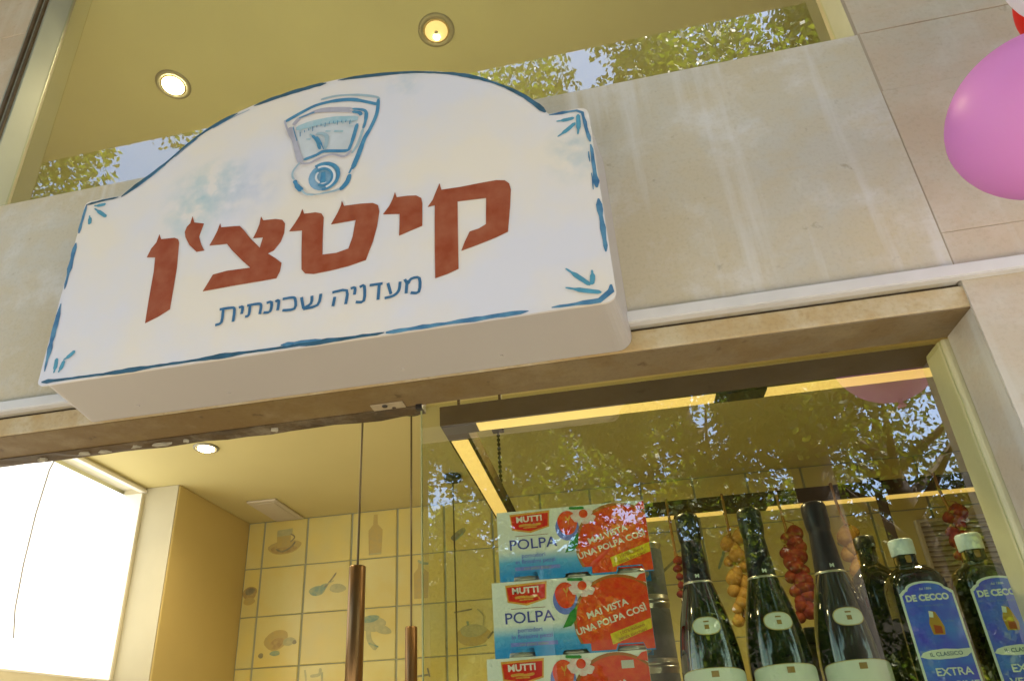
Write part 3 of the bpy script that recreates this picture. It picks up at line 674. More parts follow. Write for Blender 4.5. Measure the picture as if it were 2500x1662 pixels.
# ------------------------------------------------------------------ hanging frame of light bars
F = thing('hanging_light_frame', (.42, .74, ZC), 'dark rectangular frame with warm light strips, hung from the shop ceiling behind the glass', 'light fixture')
fx0, fx1, fy0, fy1, fz0, fz1, bw = -.317, 1.165, .296, 1.190, 2.267, 2.313, .052
MB().box(fx0, fx1, fy0, fy0 + bw, fz0, fz1, bev=.0015).build('frame_bar', M['bar'], F)
MB().box(fx0, fx1, fy1 - bw, fy1, fz0, fz1, bev=.0015).build('frame_bar', M['bar'], F)
MB().box(fx0, fx0 + bw, fy0 + bw, fy1 - bw, fz0, fz1, bev=.0015).build('frame_bar', M['bar'], F)
MB().box(fx1 - bw, fx1, fy0 + bw, fy1 - bw, fz0, fz1, bev=.0015).build('frame_bar', M['bar'], F)
def strip(x0, x1, y0, y1): MB().box(x0, x1, y0, y1, fz0 - .0025, fz0 - .0004).build('light_strip', M['led'], F)
strip(-.238, .255, fy0 + .005, fy0 + bw - .008); strip(.354, 1.09, fy0 + .005, fy0 + bw - .008)
strip(fx0 + .006, fx0 + bw - .008, fy0 + .085, fy1 - .085); strip(fx1 - bw + .008, fx1 - .006, fy0 + .085, fy1 - .085)
for a, b in ((-.24, .222), (.236, .372), (.502, .602), (.65, 1.15)): strip(a, b, fy1 - bw + .006, fy1 - .007)
MB().box(.2555, .3535, fy0 + .004, fy0 + bw - .007, fz0 - .0035, fz0 - .0003).build('strip_joint', M['bar_dark'], F)
MB().box(fx0 + .004, -.2385, fy0 + .004, fy0 + bw - .007, fz0 - .0035, fz0 - .0003).build('strip_joint', M['bar_dark'], F)
for x, y in ((-.279, .322), (-.187, .322), (1.1, .322), (1.1, 1.16)): MB().tube([(x, y, fz1), (x, y, ZC)], .0035, n=8).build('hanger_rod', M['bar'], F)
ch = MB()
for k in range(17): 
    z = 2.30 + k * .0148
    ch.box(-.290, -.280, .928, .932, z, z + .009, bev=.001, seg=1); ch.box(-.2865, -.2835, .923, .937, z + .006, z + .0165, bev=.0008, seg=1)
ch.build('hanger_chain', M['bar'], F)
MB().box(-.303, -.267, .917, .944, ZC - .012, ZC - .0004, bev=.002).build('chain_plate', M['bar'], F)

# ------------------------------------------------------------------ the painted sign
SY = -.12
S = thing('shop_sign', (-.435, SY, 2.25), 'white arched sign box on the fascia with terracotta Hebrew lettering and a blue scale drawing', 'sign')
LETTERS=[[(-0.7498, 2.5352), (-0.744, 2.5224), (-0.7156, 2.5198), (-0.7077, 2.5149), (-0.7046, 2.5066), (-0.6997, 2.448), (-0.699, 2.3868), (-0.6986, 2.3579), (-0.7192, 2.3462), (-0.7428, 2.3365), (-0.7447, 2.3839), (-0.746, 2.4491), (-0.749, 2.4813), (-0.7667, 2.4848), (-0.7612, 2.5039), (-0.7527, 2.5164)], [(-0.6857, 2.5645), (-0.6801, 2.5487), (-0.6592, 2.5417), (-0.6619, 2.5282), (-0.6649, 2.5125), (-0.6578, 2.4929), (-0.6493, 2.4773), (-0.6649, 2.4772), (-0.6817, 2.4958), (-0.693, 2.5164), (-0.6964, 2.5294), (-0.694, 2.5412), (-0.6879, 2.5483)], [(-0.6251, 2.5348), (-0.6221, 2.5247), (-0.5963, 2.5217), (-0.584, 2.5198), (-0.574, 2.5076), (-0.5597, 2.4866), (-0.5385, 2.4607), (-0.5347, 2.4834), (-0.5538, 2.4854), (-0.5491, 2.4984), (-0.5448, 2.5155), (-0.5435, 2.5335), (-0.538, 2.523), (-0.5141, 2.521), (-0.5001, 2.516), (-0.4943, 2.5067), (-0.4941, 2.4848), (-0.4991, 2.4662), (-0.5108, 2.4493), (-0.5219, 2.4446), (-0.5058, 2.4311), (-0.4933, 2.4184), (-0.4949, 2.4008), (-0.5002, 2.387), (-0.5276, 2.3866), (-0.5767, 2.3866), (-0.6389, 2.3851), (-0.6317, 2.4006), (-0.624, 2.418), (-0.5975, 2.4213), (-0.5524, 2.4194), (-0.5694, 2.4379), (-0.593, 2.4659), (-0.6054, 2.4834), (-0.6402, 2.4865), (-0.6337, 2.502), (-0.6287, 2.5172)], [(-0.4628, 2.5333), (-0.4586, 2.521), (-0.4369, 2.5195), (-0.425, 2.5145), (-0.4201, 2.5046), (-0.42, 2.4692), (-0.4178, 2.4211), (-0.3923, 2.4197), (-0.3704, 2.4247), (-0.3636, 2.4497), (-0.3595, 2.4855), (-0.4053, 2.4856), (-0.3951, 2.5071), (-0.3884, 2.5257), (-0.3876, 2.5356), (-0.3827, 2.5224), (-0.3517, 2.5207), (-0.329, 2.5172), (-0.3192, 2.5102), (-0.3164, 2.4957), (-0.3198, 2.4634), (-0.3268, 2.4307), (-0.3382, 2.3942), (-0.3689, 2.3874), (-0.3999, 2.3843), (-0.4313, 2.383), (-0.4474, 2.3872), (-0.4544, 2.3967), (-0.4575, 2.4385), (-0.4598, 2.4835), (-0.4842, 2.4867), (-0.474, 2.5043), (-0.4668, 2.5188)], [(-0.2883, 2.5332), (-0.2849, 2.5204), (-0.2653, 2.5191), (-0.2495, 2.5163), (-0.2401, 2.5082), (-0.2386, 2.4961), (-0.239, 2.4469), (-0.2589, 2.441), (-0.2798, 2.4341), (-0.2793, 2.4586), (-0.2792, 2.4817), (-0.3092, 2.4875), (-0.2984, 2.5035), (-0.2922, 2.518)], [(-0.207, 2.5344), (-0.2041, 2.5189), (-0.1686, 2.5174), (-0.138, 2.5182), (-0.1076, 2.5181), (-0.0927, 2.5142), (-0.0857, 2.5059), (-0.0836, 2.4918), (-0.0874, 2.4546), (-0.094, 2.4036), (-0.1141, 2.3959), (-0.1435, 2.3876), (-0.1729, 2.3803), (-0.1665, 2.3977), (-0.1576, 2.417), (-0.1421, 2.42), (-0.1295, 2.4265), (-0.1283, 2.4523), (-0.1265, 2.4832), (-0.1514, 2.485), (-0.1763, 2.4867), (-0.1777, 2.4183), (-0.1787, 2.3451), (-0.1974, 2.3383), (-0.2178, 2.3335), (-0.2178, 2.3901), (-0.2164, 2.4872), (-0.2288, 2.4861), (-0.22, 2.4997), (-0.2135, 2.5179)]]
SUBTITLE=[[(-0.2656, 2.3384), (-0.267, 2.3124)], [(-0.2695, 2.3412), (-0.2641, 2.3311), (-0.2588, 2.3399), (-0.2447, 2.3386), (-0.2457, 2.3119), (-0.2594, 2.3127)], [(-0.2983, 2.3389), (-0.2926, 2.3157)], [(-0.2772, 2.3378), (-0.2794, 2.3208), (-0.2882, 2.3121), (-0.3035, 2.3098)], [(-0.3299, 2.3403), (-0.3073, 2.3396)], [(-0.313, 2.3403), (-0.3147, 2.3084)], [(-0.3471, 2.3396), (-0.339, 2.3402), (-0.3392, 2.3111), (-0.353, 2.3111)], [(-0.3629, 2.3397), (-0.3553, 2.3397), (-0.356, 2.3259)], [(-0.395, 2.3375), (-0.3698, 2.3371), (-0.3705, 2.3098)], [(-0.3902, 2.3279), (-0.3926, 2.3096)], [(-0.4501, 2.338), (-0.4446, 2.3139)], [(-0.4154, 2.3388), (-0.4202, 2.3169), (-0.4452, 2.3133)], [(-0.4314, 2.3375), (-0.4319, 2.3221), (-0.4441, 2.3152)], [(-0.4842, 2.3403), (-0.4675, 2.3405), (-0.4612, 2.3358), (-0.461, 2.3168), (-0.4828, 2.3172)], [(-0.4972, 2.3373), (-0.491, 2.3383), (-0.4914, 2.3187)], [(-0.5131, 2.3373), (-0.5042, 2.3375), (-0.505, 2.3189), (-0.5169, 2.3186)], [(-0.549, 2.3384), (-0.5292, 2.3387), (-0.5229, 2.3341), (-0.5237, 2.3166)], [(-0.5435, 2.3377), (-0.5439, 2.3187), (-0.5504, 2.3163)], [(-0.5643, 2.3368), (-0.5572, 2.337), (-0.5575, 2.3228)], [(-0.6003, 2.3396), (-0.5781, 2.3392), (-0.572, 2.3342), (-0.5719, 2.3095)], [(-0.5936, 2.3384), (-0.5935, 2.3125), (-0.6046, 2.3084)]]
DIAL=[('b', 0.0056, [(-0.5159, 2.767), (-0.4882, 2.7811), (-0.4529, 2.7953), (-0.4138, 2.7969), (-0.3778, 2.7903), (-0.3453, 2.774), (-0.326, 2.7629)]), ('p', 0.00395, [(-0.4439, 2.8088), (-0.4112, 2.8099), (-0.3702, 2.8012), (-0.3297, 2.7843), (-0.3223, 2.774)]), ('b', 0.0056, [(-0.3244, 2.7768), (-0.3263, 2.7401), (-0.3371, 2.7057), (-0.3488, 2.6803), (-0.3584, 2.6468), (-0.3706, 2.607)]), ('b', 0.0056, [(-0.3748, 2.5965), (-0.38, 2.5768), (-0.3928, 2.562)]), ('g', 0.00494, [(-0.4975, 2.7525), (-0.4871, 2.7668), (-0.4711, 2.7732), (-0.4421, 2.7793), (-0.4094, 2.7746), (-0.3769, 2.765)]), ('b', 0.00428, [(-0.3768, 2.7646), (-0.351, 2.7528), (-0.348, 2.7314), (-0.3527, 2.7057)]), ('p', 0.00362, [(-0.3527, 2.7057), (-0.3622, 2.6677), (-0.3737, 2.6467)]), ('b', 0.00395, [(-0.4872, 2.769), (-0.455, 2.777)]), ('g', 0.00362, [(-0.455, 2.7775), (-0.409, 2.7675), (-0.3765, 2.7573)]), ('b', 0.00428, [(-0.3765, 2.7568), (-0.362, 2.7499), (-0.3577, 2.7414)]), ('g', 0.00758, [(-0.5053, 2.7482), (-0.4904, 2.7045), (-0.4815, 2.6717), (-0.473, 2.6476)]), ('b', 0.00231, [(-0.4979, 2.7484), (-0.4866, 2.7077)]), ('b', 0.00428, [(-0.3649, 2.7214), (-0.3708, 2.69), (-0.3768, 2.6654), (-0.3849, 2.6563), (-0.4274, 2.6658), (-0.4443, 2.66), (-0.4691, 2.6542)]), ('c', 0.00923, [(-0.4908, 2.7401), (-0.4562, 2.7457), (-0.4079, 2.7438), (-0.3638, 2.7346)]), ('c', 0.00428, [(-0.411, 2.7421), (-0.4105, 2.7325)]), ('c', 0.00428, [(-0.3948, 2.7377), (-0.3944, 2.7282)]), ('c', 0.00428, [(-0.4367, 2.7426), (-0.4345, 2.7326)]), ('c', 0.00428, [(-0.4624, 2.741), (-0.4601, 2.731)]), ('c', 0.00395, [(-0.4815, 2.7356), (-0.48, 2.7268)]), ('c', 0.00395, [(-0.3788, 2.7334), (-0.3776, 2.7248)]), ('b', 0.00428, [(-0.4558, 2.7142), (-0.4451, 2.697), (-0.4372, 2.6727)]), ('p', 0.0056, [(-0.4478, 2.7152), (-0.4349, 2.7129), (-0.4246, 2.6999), (-0.4277, 2.6702)]), ('c', 0.00461, [(-0.4111, 2.7135), (-0.3927, 2.708)]), ('c', 0.00428, [(-0.4673, 2.7064), (-0.4583, 2.7041)]), ('c', 0.00395, [(-0.4288, 2.7175), (-0.4183, 2.7148)]), ('c', 0.00395, [(-0.4329, 2.7328), (-0.4231, 2.7302)]), ('c', 0.00395, [(-0.3813, 2.7187), (-0.3734, 2.7166)]), ('c', 0.00362, [(-0.4608, 2.7176), (-0.4541, 2.7138)]), ('b', 0.0056, [(-0.4835, 2.606), (-0.4768, 2.59), (-0.4662, 2.5762)]), ('p', 0.00297, [(-0.4564, 2.5636), (-0.4289, 2.56)]), ('p', 0.00264, [(-0.4047, 2.5601), (-0.3928, 2.562)]), ('g', 0.0033, [(-0.4732, 2.6456), (-0.4557, 2.6423), (-0.4343, 2.6509), (-0.4111, 2.6531), (-0.3874, 2.6422), (-0.374, 2.6537)]), ('b', 0.00428, [(-0.4432, 2.6283), (-0.438, 2.6312), (-0.4324, 2.6329), (-0.4265, 2.6333), (-0.4205, 2.6324), (-0.4148, 2.6302), (-0.4095, 2.6268), (-0.4049, 2.6224), (-0.4012, 2.6172), (-0.3984, 2.6113), (-0.3968, 2.6051), (-0.3964, 2.5987), (-0.3971, 2.5925), (-0.399, 2.5866), (-0.4019, 2.5814), (-0.4058, 2.5769), (-0.4105, 2.5735), (-0.4157, 2.5712), (-0.4214, 2.5701), (-0.4273, 2.5702)]), ('b', 0.00362, [(-0.4416, 2.6136), (-0.4388, 2.6172), (-0.4353, 2.6198), (-0.4312, 2.6211), (-0.4267, 2.6212), (-0.4223, 2.6199), (-0.418, 2.6174), (-0.4143, 2.6139), (-0.4112, 2.6095), (-0.4091, 2.6046), (-0.4081, 2.5994), (-0.4081, 2.5943), (-0.4092, 2.5895), (-0.4113, 2.5854), (-0.4143, 2.5822), (-0.418, 2.5801), (-0.4222, 2.5792), (-0.4266, 2.5795), (-0.4309, 2.5811), (-0.435, 2.5839)]), ('w', 0.00264, [(-0.4381, 2.6251), (-0.4344, 2.6264), (-0.4304, 2.6268), (-0.4264, 2.6265), (-0.4223, 2.6254), (-0.4185, 2.6235), (-0.4148, 2.6209), (-0.4116, 2.6176), (-0.4089, 2.6139), (-0.4067, 2.6098), (-0.4051, 2.6054), (-0.4042, 2.6008), (-0.404, 2.5963), (-0.4045, 2.5918), (-0.4057, 2.5877), (-0.4075, 2.5839), (-0.4099, 2.5807), (-0.4128, 2.578), (-0.4161, 2.576), (-0.4198, 2.5748)]), ('w', 0.00264, [(-0.4202, 2.5876), (-0.4218, 2.5866), (-0.4236, 2.586), (-0.4255, 2.5857), (-0.4275, 2.5859), (-0.4295, 2.5865), (-0.4315, 2.5874), (-0.4334, 2.5888), (-0.4352, 2.5904), (-0.4367, 2.5923), (-0.4381, 2.5945), (-0.4392, 2.5968), (-0.4399, 2.5992), (-0.4404, 2.6017), (-0.4405, 2.6042), (-0.4403, 2.6065), (-0.4398, 2.6087), (-0.4389, 2.6107), (-0.4378, 2.6124), (-0.4364, 2.6138)]), ('b', 0.01153, [(-0.4266, 2.6128), (-0.4266, 2.5859)])]
KNOB=[(-0.3991, 2.6135), (-0.3963, 2.603), (-0.3967, 2.5924), (-0.4002, 2.5828), (-0.4065, 2.5751), (-0.4148, 2.5703), (-0.4244, 2.5687), (-0.4341, 2.5707), (-0.443, 2.5758), (-0.4502, 2.5838), (-0.4547, 2.5937), (-0.4562, 2.6044), (-0.4543, 2.6149), (-0.4494, 2.6239), (-0.4419, 2.6304), (-0.4326, 2.6337), (-0.4226, 2.6335), (-0.413, 2.6297), (-0.4049, 2.6227), (-0.3991, 2.6135)]
FLOUR={'tl': [[(-0.9165, 2.6141), (-0.9128, 2.5978)], [(-0.9044, 2.6292), (-0.882, 2.6097)], [(-0.9078, 2.6405), (-0.8893, 2.6395)]], 'tr': [[(0.0104, 2.6285), (0.032, 2.6287)], [(0.0095, 2.5951), (0.0325, 2.6126)], [(0.0399, 2.5949), (0.0433, 2.6276)]], 'br': [[(-0.0031, 2.3068), (0.0206, 2.2805)], [(0.0307, 2.2979), (0.0286, 2.279)], [(-0.0039, 2.2735), (0.0327, 2.2607)]], 'bl': [[(-0.907, 2.2659), (-0.9082, 2.2868)], [(-0.8968, 2.2644), (-0.8926, 2.2802)], [(-0.8902, 2.2873), (-0.8766, 2.2985)]]}
ARCH = [(-.8543, 2.6549), (-.805, 2.6925), (-.7603, 2.731), (-.7155, 2.7735), (-.6594, 2.8096), (-.5655, 2.8415), (-.4388, 2.8577), (-.3397, 2.8514), (-.249, 2.8337), (-.1618, 2.8009), (-.0932, 2.756), (-.0415, 2.7045), (-.0057, 2.650)]
def smooth_line(P, sub=4):
    P = [Vector(p) for p in P]; Q = []
    for i in range(len(P) - 1):
        p0, p1, p2, p3 = P[max(i - 1, 0)], P[i], P[i + 1], P[min(i + 2, len(P) - 1)]
        for k in range(sub):
            t = k / sub; Q.append(.5 * ((2 * p1) + (-p0 + p2) * t + (2 * p0 - 5 * p1 + 4 * p2 - p3) * t * t + (-p0 + 3 * p1 - 3 * p2 + p3) * t ** 3))
    return [tuple(q) for q in Q + [P[-1]]]
def corner(cx, cz, r, a0, a1, n=6): return [(cx + r * math.cos(R(a0 + (a1 - a0) * k / n)), cz + r * math.sin(R(a0 + (a1 - a0) * k / n))) for k in range(n + 1)]
LX, RX, BZ, TZs = -.935, .0625, 2.2395, 2.656
def outline(lx, rx, bz, tz, inset=0.0, rb=.018):
    cxm = -.433
    ar = smooth_line(ARCH)
    ar = [(cxm + (x - cxm) * (1 - inset * 1.6), z - inset) for x, z in ar]
    return ([(lx + .010, bz + .003)] if False else corner(lx + .009, bz + .009, .009, 270, 180, 4)) + corner(lx + .010, tz - .010, .010, 180, 90, 4) + ar + corner(rx - .016, tz - .016 - .006, .016, 90, 0, 5) + corner(rx - rb, bz + rb, rb, 0, -90, 6)
face_out = outline(LX, RX, BZ, TZs)
back_out = [(x if x < -.02 else (x + .030 * min(1, (x + .02) / .05)), z) for x, z in outline(LX + .013, RX - .008, BZ - .018, TZs - .004, .002, .026)]
# box: front flange, then the box proper going back to the wall
fp_ = MB().prism(face_out, SY, SY + .004).build('face_panel', M['sign_white'], S)
bx = MB(); n = len(back_out)
mid = outline(LX + .013, RX - .003, BZ + .001, TZs - .002, .002, .024)
bx.add([(p[0], SY + .0042, p[1]) for p in mid] + [(p[0], -.0008, p[1]) for p in back_out], [(i, (i + 1) % n, n + (i + 1) % n, n + i) for i in range(n)], 0, False)
bxo = recalc(bx.build('sign_box', M['sign_box'], S))
for k, x in enumerate((-.80, -.62, -.30, -.13)):
    MB().lathe((x, -.03, BZ - .0185), [(.002, .0035), (.003, .004), (.003, .006)], n=12).build('screw', M['sign_box'], bxo)
# main lettering, each letter its own painted shape
for L_ in LETTERS:
    pts = []
    for i, p in enumerate(L_): pts.append(p)
    MB().prism(pts, SY - .0012, SY - .0004).build('letter', M['terracotta'], S)
mb = MB()
for k, s in enumerate(SUBTITLE): mb.stroke(s, .0052, SY - .0008 - .00004 * k, 0, taper=False, sub=3)
mb.build('subtitle_lettering', M['sub_blue'], S)
# the kitchen scale drawing
TICKS = [[(-.4805 + .0085 * k, 2.7225 + .0165 * math.sin(math.pi * (k + 1.5) / 17)), (-.4795 + .0083 * k, 2.7225 + .0165 * math.sin(math.pi * (k + 1.5) / 17) - (.012 if k % 3 == 0 else .0065))] for k in range(13)]
mats = [M['d_b'], M['d_p'], M['d_g'], M['d_c'], M['d_w'], M['knob'], M['d_wash']]; ix = {'b': 0, 'p': 1, 'g': 2, 'c': 3, 'w': 4}
WIN = [(-0.4911, 2.7339), (-0.456, 2.7414), (-0.4077, 2.7412), (-0.3646, 2.7338), (-0.367, 2.7136), (-0.3768, 2.6654), (-0.3849, 2.6563), (-0.4274, 2.6658), (-0.4443, 2.66), (-0.4691, 2.6542), (-0.4795, 2.6874)]
mb = MB().prism(KNOB, SY - .0006, None, 5).prism(WIN, SY - .0005, None, 6)
for k, (c, w, pts) in enumerate(DIAL): mb.stroke(pts, [w * random.uniform(1.25, 1.9) for _ in range(5)], SY - .0009 - .00004 * k, ix[c])
for k, q in enumerate([[(-0.4748, 2.646), (-0.4861, 2.629), (-0.4874, 2.6157), (-0.483, 2.6049)], [(-0.3699, 2.6087), (-0.3727, 2.6017), (-0.375, 2.5946)], [(-0.5159, 2.767), (-0.5102, 2.7474), (-0.4977, 2.7147)], [(-0.4662, 2.5762), (-0.4565, 2.5645), (-0.4409, 2.5587)], [(-0.4288, 2.5585), (-0.4047, 2.5592), (-0.3921, 2.5622)]]): mb.stroke(q, .0042, SY - .0041 - .00004 * k, (1, 0, 2, 1, 1)[k])
for k, tck in enumerate(TICKS): mb.stroke(tck, .0030, SY - .0034 - .00003 * k, 0)
mb.stroke([(-.4285, 2.668), (-.437, 2.690), (-.4455, 2.706)], [.002, .0042, .004, .0025], SY - .0039, 0)
mb.build('scale_drawing', mats, S)
# border: an uneven double brush line round the edge
def along(pts, step=.012):
    Q = [Vector(pts[0])]; 
    for p in pts[1:]:
        p = Vector(p); d = (p - Q[-1]).length
        while d > step:
            Q.append(Q[-1] + (p - Q[-1]) * (step / d)); d = (p - Q[-1]).length
    return Q
bl = MB()
def brush(pts, w0, w1, mi, y, gaps=(), jitter=.0010, seed=1):
    rnd = random.Random(seed); P = along(pts); n = len(P); ph = rnd.uniform(0, 6)
    segs = []; cur = []
    for i, p in enumerate(P):
        f = i / (n - 1)
        if any(a < f < b for a, b in gaps):
            if len(cur) > 2: segs.append(cur)
            cur = []
        else: cur.append((p, f))
    if len(cur) > 2: segs.append(cur)
    for sgm in segs:
        m = len(sgm)
        ws = [max(.0014, 1.12 * (w0 + (w1 - w0) * (.5 + .5 * math.sin(ph + f * n * .42 + math.sin(f * 23)))) * rnd.uniform(.85, 1.15) * (1 if 0 < i < m - 1 else .3)) for i, (p, f) in enumerate(sgm)]
        pp = [(p.x + rnd.uniform(-jitter, jitter) * .5, p.y + rnd.uniform(-jitter, jitter) * .5) for p, f in sgm]
        vs = []
        for i in range(m):
            a = Vector(pp[max(i - 1, 0)]); b = Vector(pp[min(i + 1, m - 1)]); d = (b - a).normalized(); nr = Vector((-d.y, d.x)); c = Vector(pp[i])
            vs += [(c.x + nr.x * ws[i] / 2, y, c.y + nr.y * ws[i] / 2), (c.x - nr.x * ws[i] / 2, y, c.y - nr.y * ws[i] / 2)]
        bl.add(vs, [(2 * i, 2 * i + 2, 2 * i + 3, 2 * i + 1) for i in range(m - 1)], mi)
ins = .0035
o2 = [(x, z) for x, z in smooth_line(ARCH)]
brush([(x, z - ins) for x, z in o2], .0045, .009, 1, SY - .0007, ((.30, .33), (.505, .515)), seed=2)
brush([(x, z - ins - .006) for x, z in o2[2:20]], .001, .003, 0, SY - .0008, ((.3, .36), (.6, .7)), seed=3)
brush([(LX + .003, TZs - .008), (LX + .011, TZs - .0035), (-.90, TZs - .005), (-.8565, TZs - .004)], .004, .006, 1, SY - .0009, seed=4)
brush([(LX + .004, TZs - .008), (LX + .003, 2.52), (LX + .005, 2.44)], .0045, .010, 0, SY - .0007, ((.36, .42), (.9, .93)), seed=5)
brush([(LX + .005, 2.435), (LX + .006, 2.34), (LX + .008, 2.262)], .004, .010, 0, SY - .0007, ((.02, .09), (.74, .78)), seed=6)
brush([(LX + .008, BZ + .0065), (-.80, BZ + .004), (-.55, BZ + .0055), (-.30, BZ + .004)], .0045, .0095, 1, SY - .0007, ((.0, .015),), seed=7)
brush([(-.30, BZ + .004), (-.15, BZ + .0045), (-.03, BZ + .005), (RX - .022, BZ + .005), (RX - .006, BZ + .020), (RX - .0055, BZ + .035)], .0045, .0085, 0, SY - .0007, ((.62, .68),), seed=8)
brush([(-.48, BZ + .009), (-.44, BZ + .010), (-.40, BZ + .008)], .004, .008, 0, SY - .0011, seed=12)
brush([(-.0057, 2.647), (.005, 2.6445), (.03, TZs - .010), (RX - .013, TZs - .0115), (RX - .006, TZs - .022), (RX - .0045, 2.56)], .0045, .0065, 0, SY - .0007, seed=9)
brush([(RX - .0045, 2.56), (RX - .0055, 2.44), (RX - .006, 2.30)], .005, .010, 0, SY - .0007, ((.40, .44), (.93, .97)), seed=10)
brush([(RX - .010, 2.545), (RX - .011, 2.46)], .0015, .003, 0, SY - .0009, ((.4, .5),), seed=11)
bl.build('painted_border', [M['line_blue'], M['line_dark']], S)
for k, v in FLOUR.items():
    mb = MB()
    for q, s in enumerate(v):
        ex = ((s[1][0] - s[0][0]) * .22, (s[1][1] - s[0][1]) * .22); s = [(s[0][0] - ex[0], s[0][1] - ex[1]), (s[1][0] + ex[0], s[1][1] + ex[1])]
        mb.stroke([s[0], ((s[0][0] + s[1][0]) / 2 + .001, (s[0][1] + s[1][1]) / 2 - .001), s[1]], [.0035, .0080, .0072, .0042], SY - .0007 - .0003 * q, 0)
    mb.build('corner_flourish', M['flourish'], S)

# ------------------------------------------------------------------ the window display
D = thing('display_shelf', (.2, .3, 1.63), 'oak display shelf inside the shop window under the cartons and bottles', 'shelf')
MB().box(-.29, .572, .115, .55, 1.612, 1.649, bev=.003).build('board', M['shelf'], D)
MB().box(-.25, -.21, .14, .52, 0, 1.611, bev=.003).box(.5, .54, .14, .52, 0, 1.611, bev=.003).build('leg', M['shelf'], D)

def clip_rect(poly, x0, x1, z0, z1):
    def cl(P, ins, isx):
        out = []
        for i in range(len(P)):
            a, b = P[i - 1], P[i]; ia, ib = ins(a), ins(b)
            if ia != ib: out.append(isx(a, b))
            if ib: out.append(b)
        return out
    lerp = lambda a, b, t: (a[0] + (b[0] - a[0]) * t, a[1] + (b[1] - a[1]) * t)
    P = cl(poly, lambda p: p[0] >= x0, lambda a, b: lerp(a, b, (x0 - a[0]) / (b[0] - a[0])))
    P = cl(P, lambda p: p[0] <= x1, lambda a, b: lerp(a, b, (x1 - a[0]) / (b[0] - a[0])))
    P = cl(P, lambda p: p[1] >= z0, lambda a, b: lerp(a, b, (z0 - a[1]) / (b[1] - a[1])))
    return cl(P, lambda p: p[1] <= z1, lambda a, b: lerp(a, b, (z1 - a[1]) / (b[1] - a[1])))
CW, CH, CD = .266, .127, .085
def make_carton():
    t = thing('tomato_carton', (0, 0, 0), 'tomato carton', 'carton', 'cartons of tomato pulp stacked in the window')
    W = lambda u: u * CW; H = lambda v: v * CH
    K = lambda k: -.0004 - .00022 * k
    # sleeve front with its notches
    nz = [(0, 0), (.09, 0), (.10, .115), (.25, .115), (.26, 0), (.425, 0), (.44, .06), (.58, .06), (.60, 0), (.765, 0), (.78, .085), (.93, .085), (.945, 0), (1, 0), (1, 1), (0, 1)]
    sl = MB().prism([(W(u), H(v)) for u, v in nz], 0, .0012)
    sl.box(0, CW, .0012, CD, CH - .0012, CH).box(0, .0012, .0012, CD, .045, CH - .0012).box(CW - .0012, CW, .0012, CD, .052, CH - .0012).box(0, CW, CD, CD + .0012, 0, CH)
    sl.build('carton_sleeve', M['c_blue'], t)
    for k in range(3):
        cx = .046 + .087 * k
        tn = MB().lathe((cx, .0435, .001), [(.039, 0), (.0405, .002), (.0405, .005), (.039, .007), (.039, CH - .012), (.0405, CH - .010), (.0405, CH - .005)], n=28).build('tin', M['tin'], t)
        MB().lathe((cx, .0435, .009), [(.0394, 0), (.0394, CH - .03)], n=28).build('tin_label', M['c_blue'] if k < 1 else M['c_red'], tn)
    # red badge
    bd = [(.09, .955), (.365, .975), (.355, .735), (.225, .665), (.10, .72)]
    bo = MB().prism([(W(u), H(v)) for u, v in bd], K(1), None).build('logo_badge', M['c_gold'], t)
    b2 = [(.098, .925), (.355, .942), (.346, .752), (.225, .69), (.108, .74)]
    MB().prism([(W(u), H(v)) for u, v in b2], K(2), None).build('badge_field', M['c_red'], bo)
    m = MB(); put_text(m, 'MUTTI', .0148, W(.222), H(.868), K(3), .02, bold=.0005, sx=1.10); m.build('badge_lettering', M['c_white_txt'], bo)
    m = MB(); m.stroke([(W(.15), H(.775)), (W(.20), H(.785)), (W(.245), H(.775)), (W(.30), H(.79))], .0045, K(3)); m.stroke([(W(.18), H(.745)), (W(.27), H(.745))], .0035, K(3)); m.stroke([(W(.225), H(.80)), (W(.226), H(.76))], .006, K(4)); m.build('badge_ornament', M['c_gold'], bo)
    m = MB(); put_text(m, 'POLPA', .0265, W(.235), H(.505), K(1), .015, bold=.0002, sx=1.09); m.build('product_lettering', M['c_text'], t)
    m = MB(); put_text(m, 'pomodori', .0105, W(.235), H(.345), K(1), .01, bold=.0001); put_text(m, 'in finissimi pezzi', .0098, W(.245), H(.262), K(1), .01, bold=.0002, sx=1.12); m.build('small_lettering', M['c_small'], t)
    tb = MB().box(W(.105), W(.405), K(2), K(1), H(.14), H(.19)).build('text_band', M['c_purple'], t)
    m = MB(); put_text(m, 'con pelati italiani', .0062, W(.255), H(.166), K(3), 0, bold=.0001, sx=1.15); m.build('band_lettering', M['d_p'], tb)
    MB().box(W(.12), W(.345), K(1), -.0002, H(.628), H(.634)).build('red_rule', M['terracotta'], t)
    # tomatoes, blossom, leaf
    circ = lambda cx, cz, a, b=None, n=26, w=0: [(cx + (a + w * math.sin(3 * q)) * math.cos(q), cz + (b or a) * math.sin(q)) for q in [2 * math.pi * i / n for i in range(n)]]
    sk = [(W(.47), H(.33)), (W(.60), H(.33)), (W(.60), H(.06)), (W(.47), H(.06))]
    MB().prism(circ(W(.475), H(.70), .021, .024), K(1), None).build('tomato_shadow', M['c_small'], t)
    to = MB().prism(circ(W(.480), H(.765), .0178, .0222, w=.001), K(2), None).build('tomato_picture', M['c_tomato'], t)
    m = MB(); m.stroke([(W(.47), H(.86)), (W(.487), H(.80)), (W(.50), H(.87))], .003, K(3)); m.stroke([(W(.485), H(.80)), (W(.487), H(.74))], .0025, K(3)); m.build('tomato_stalk', M['c_gold'], to)
    bs = MB()
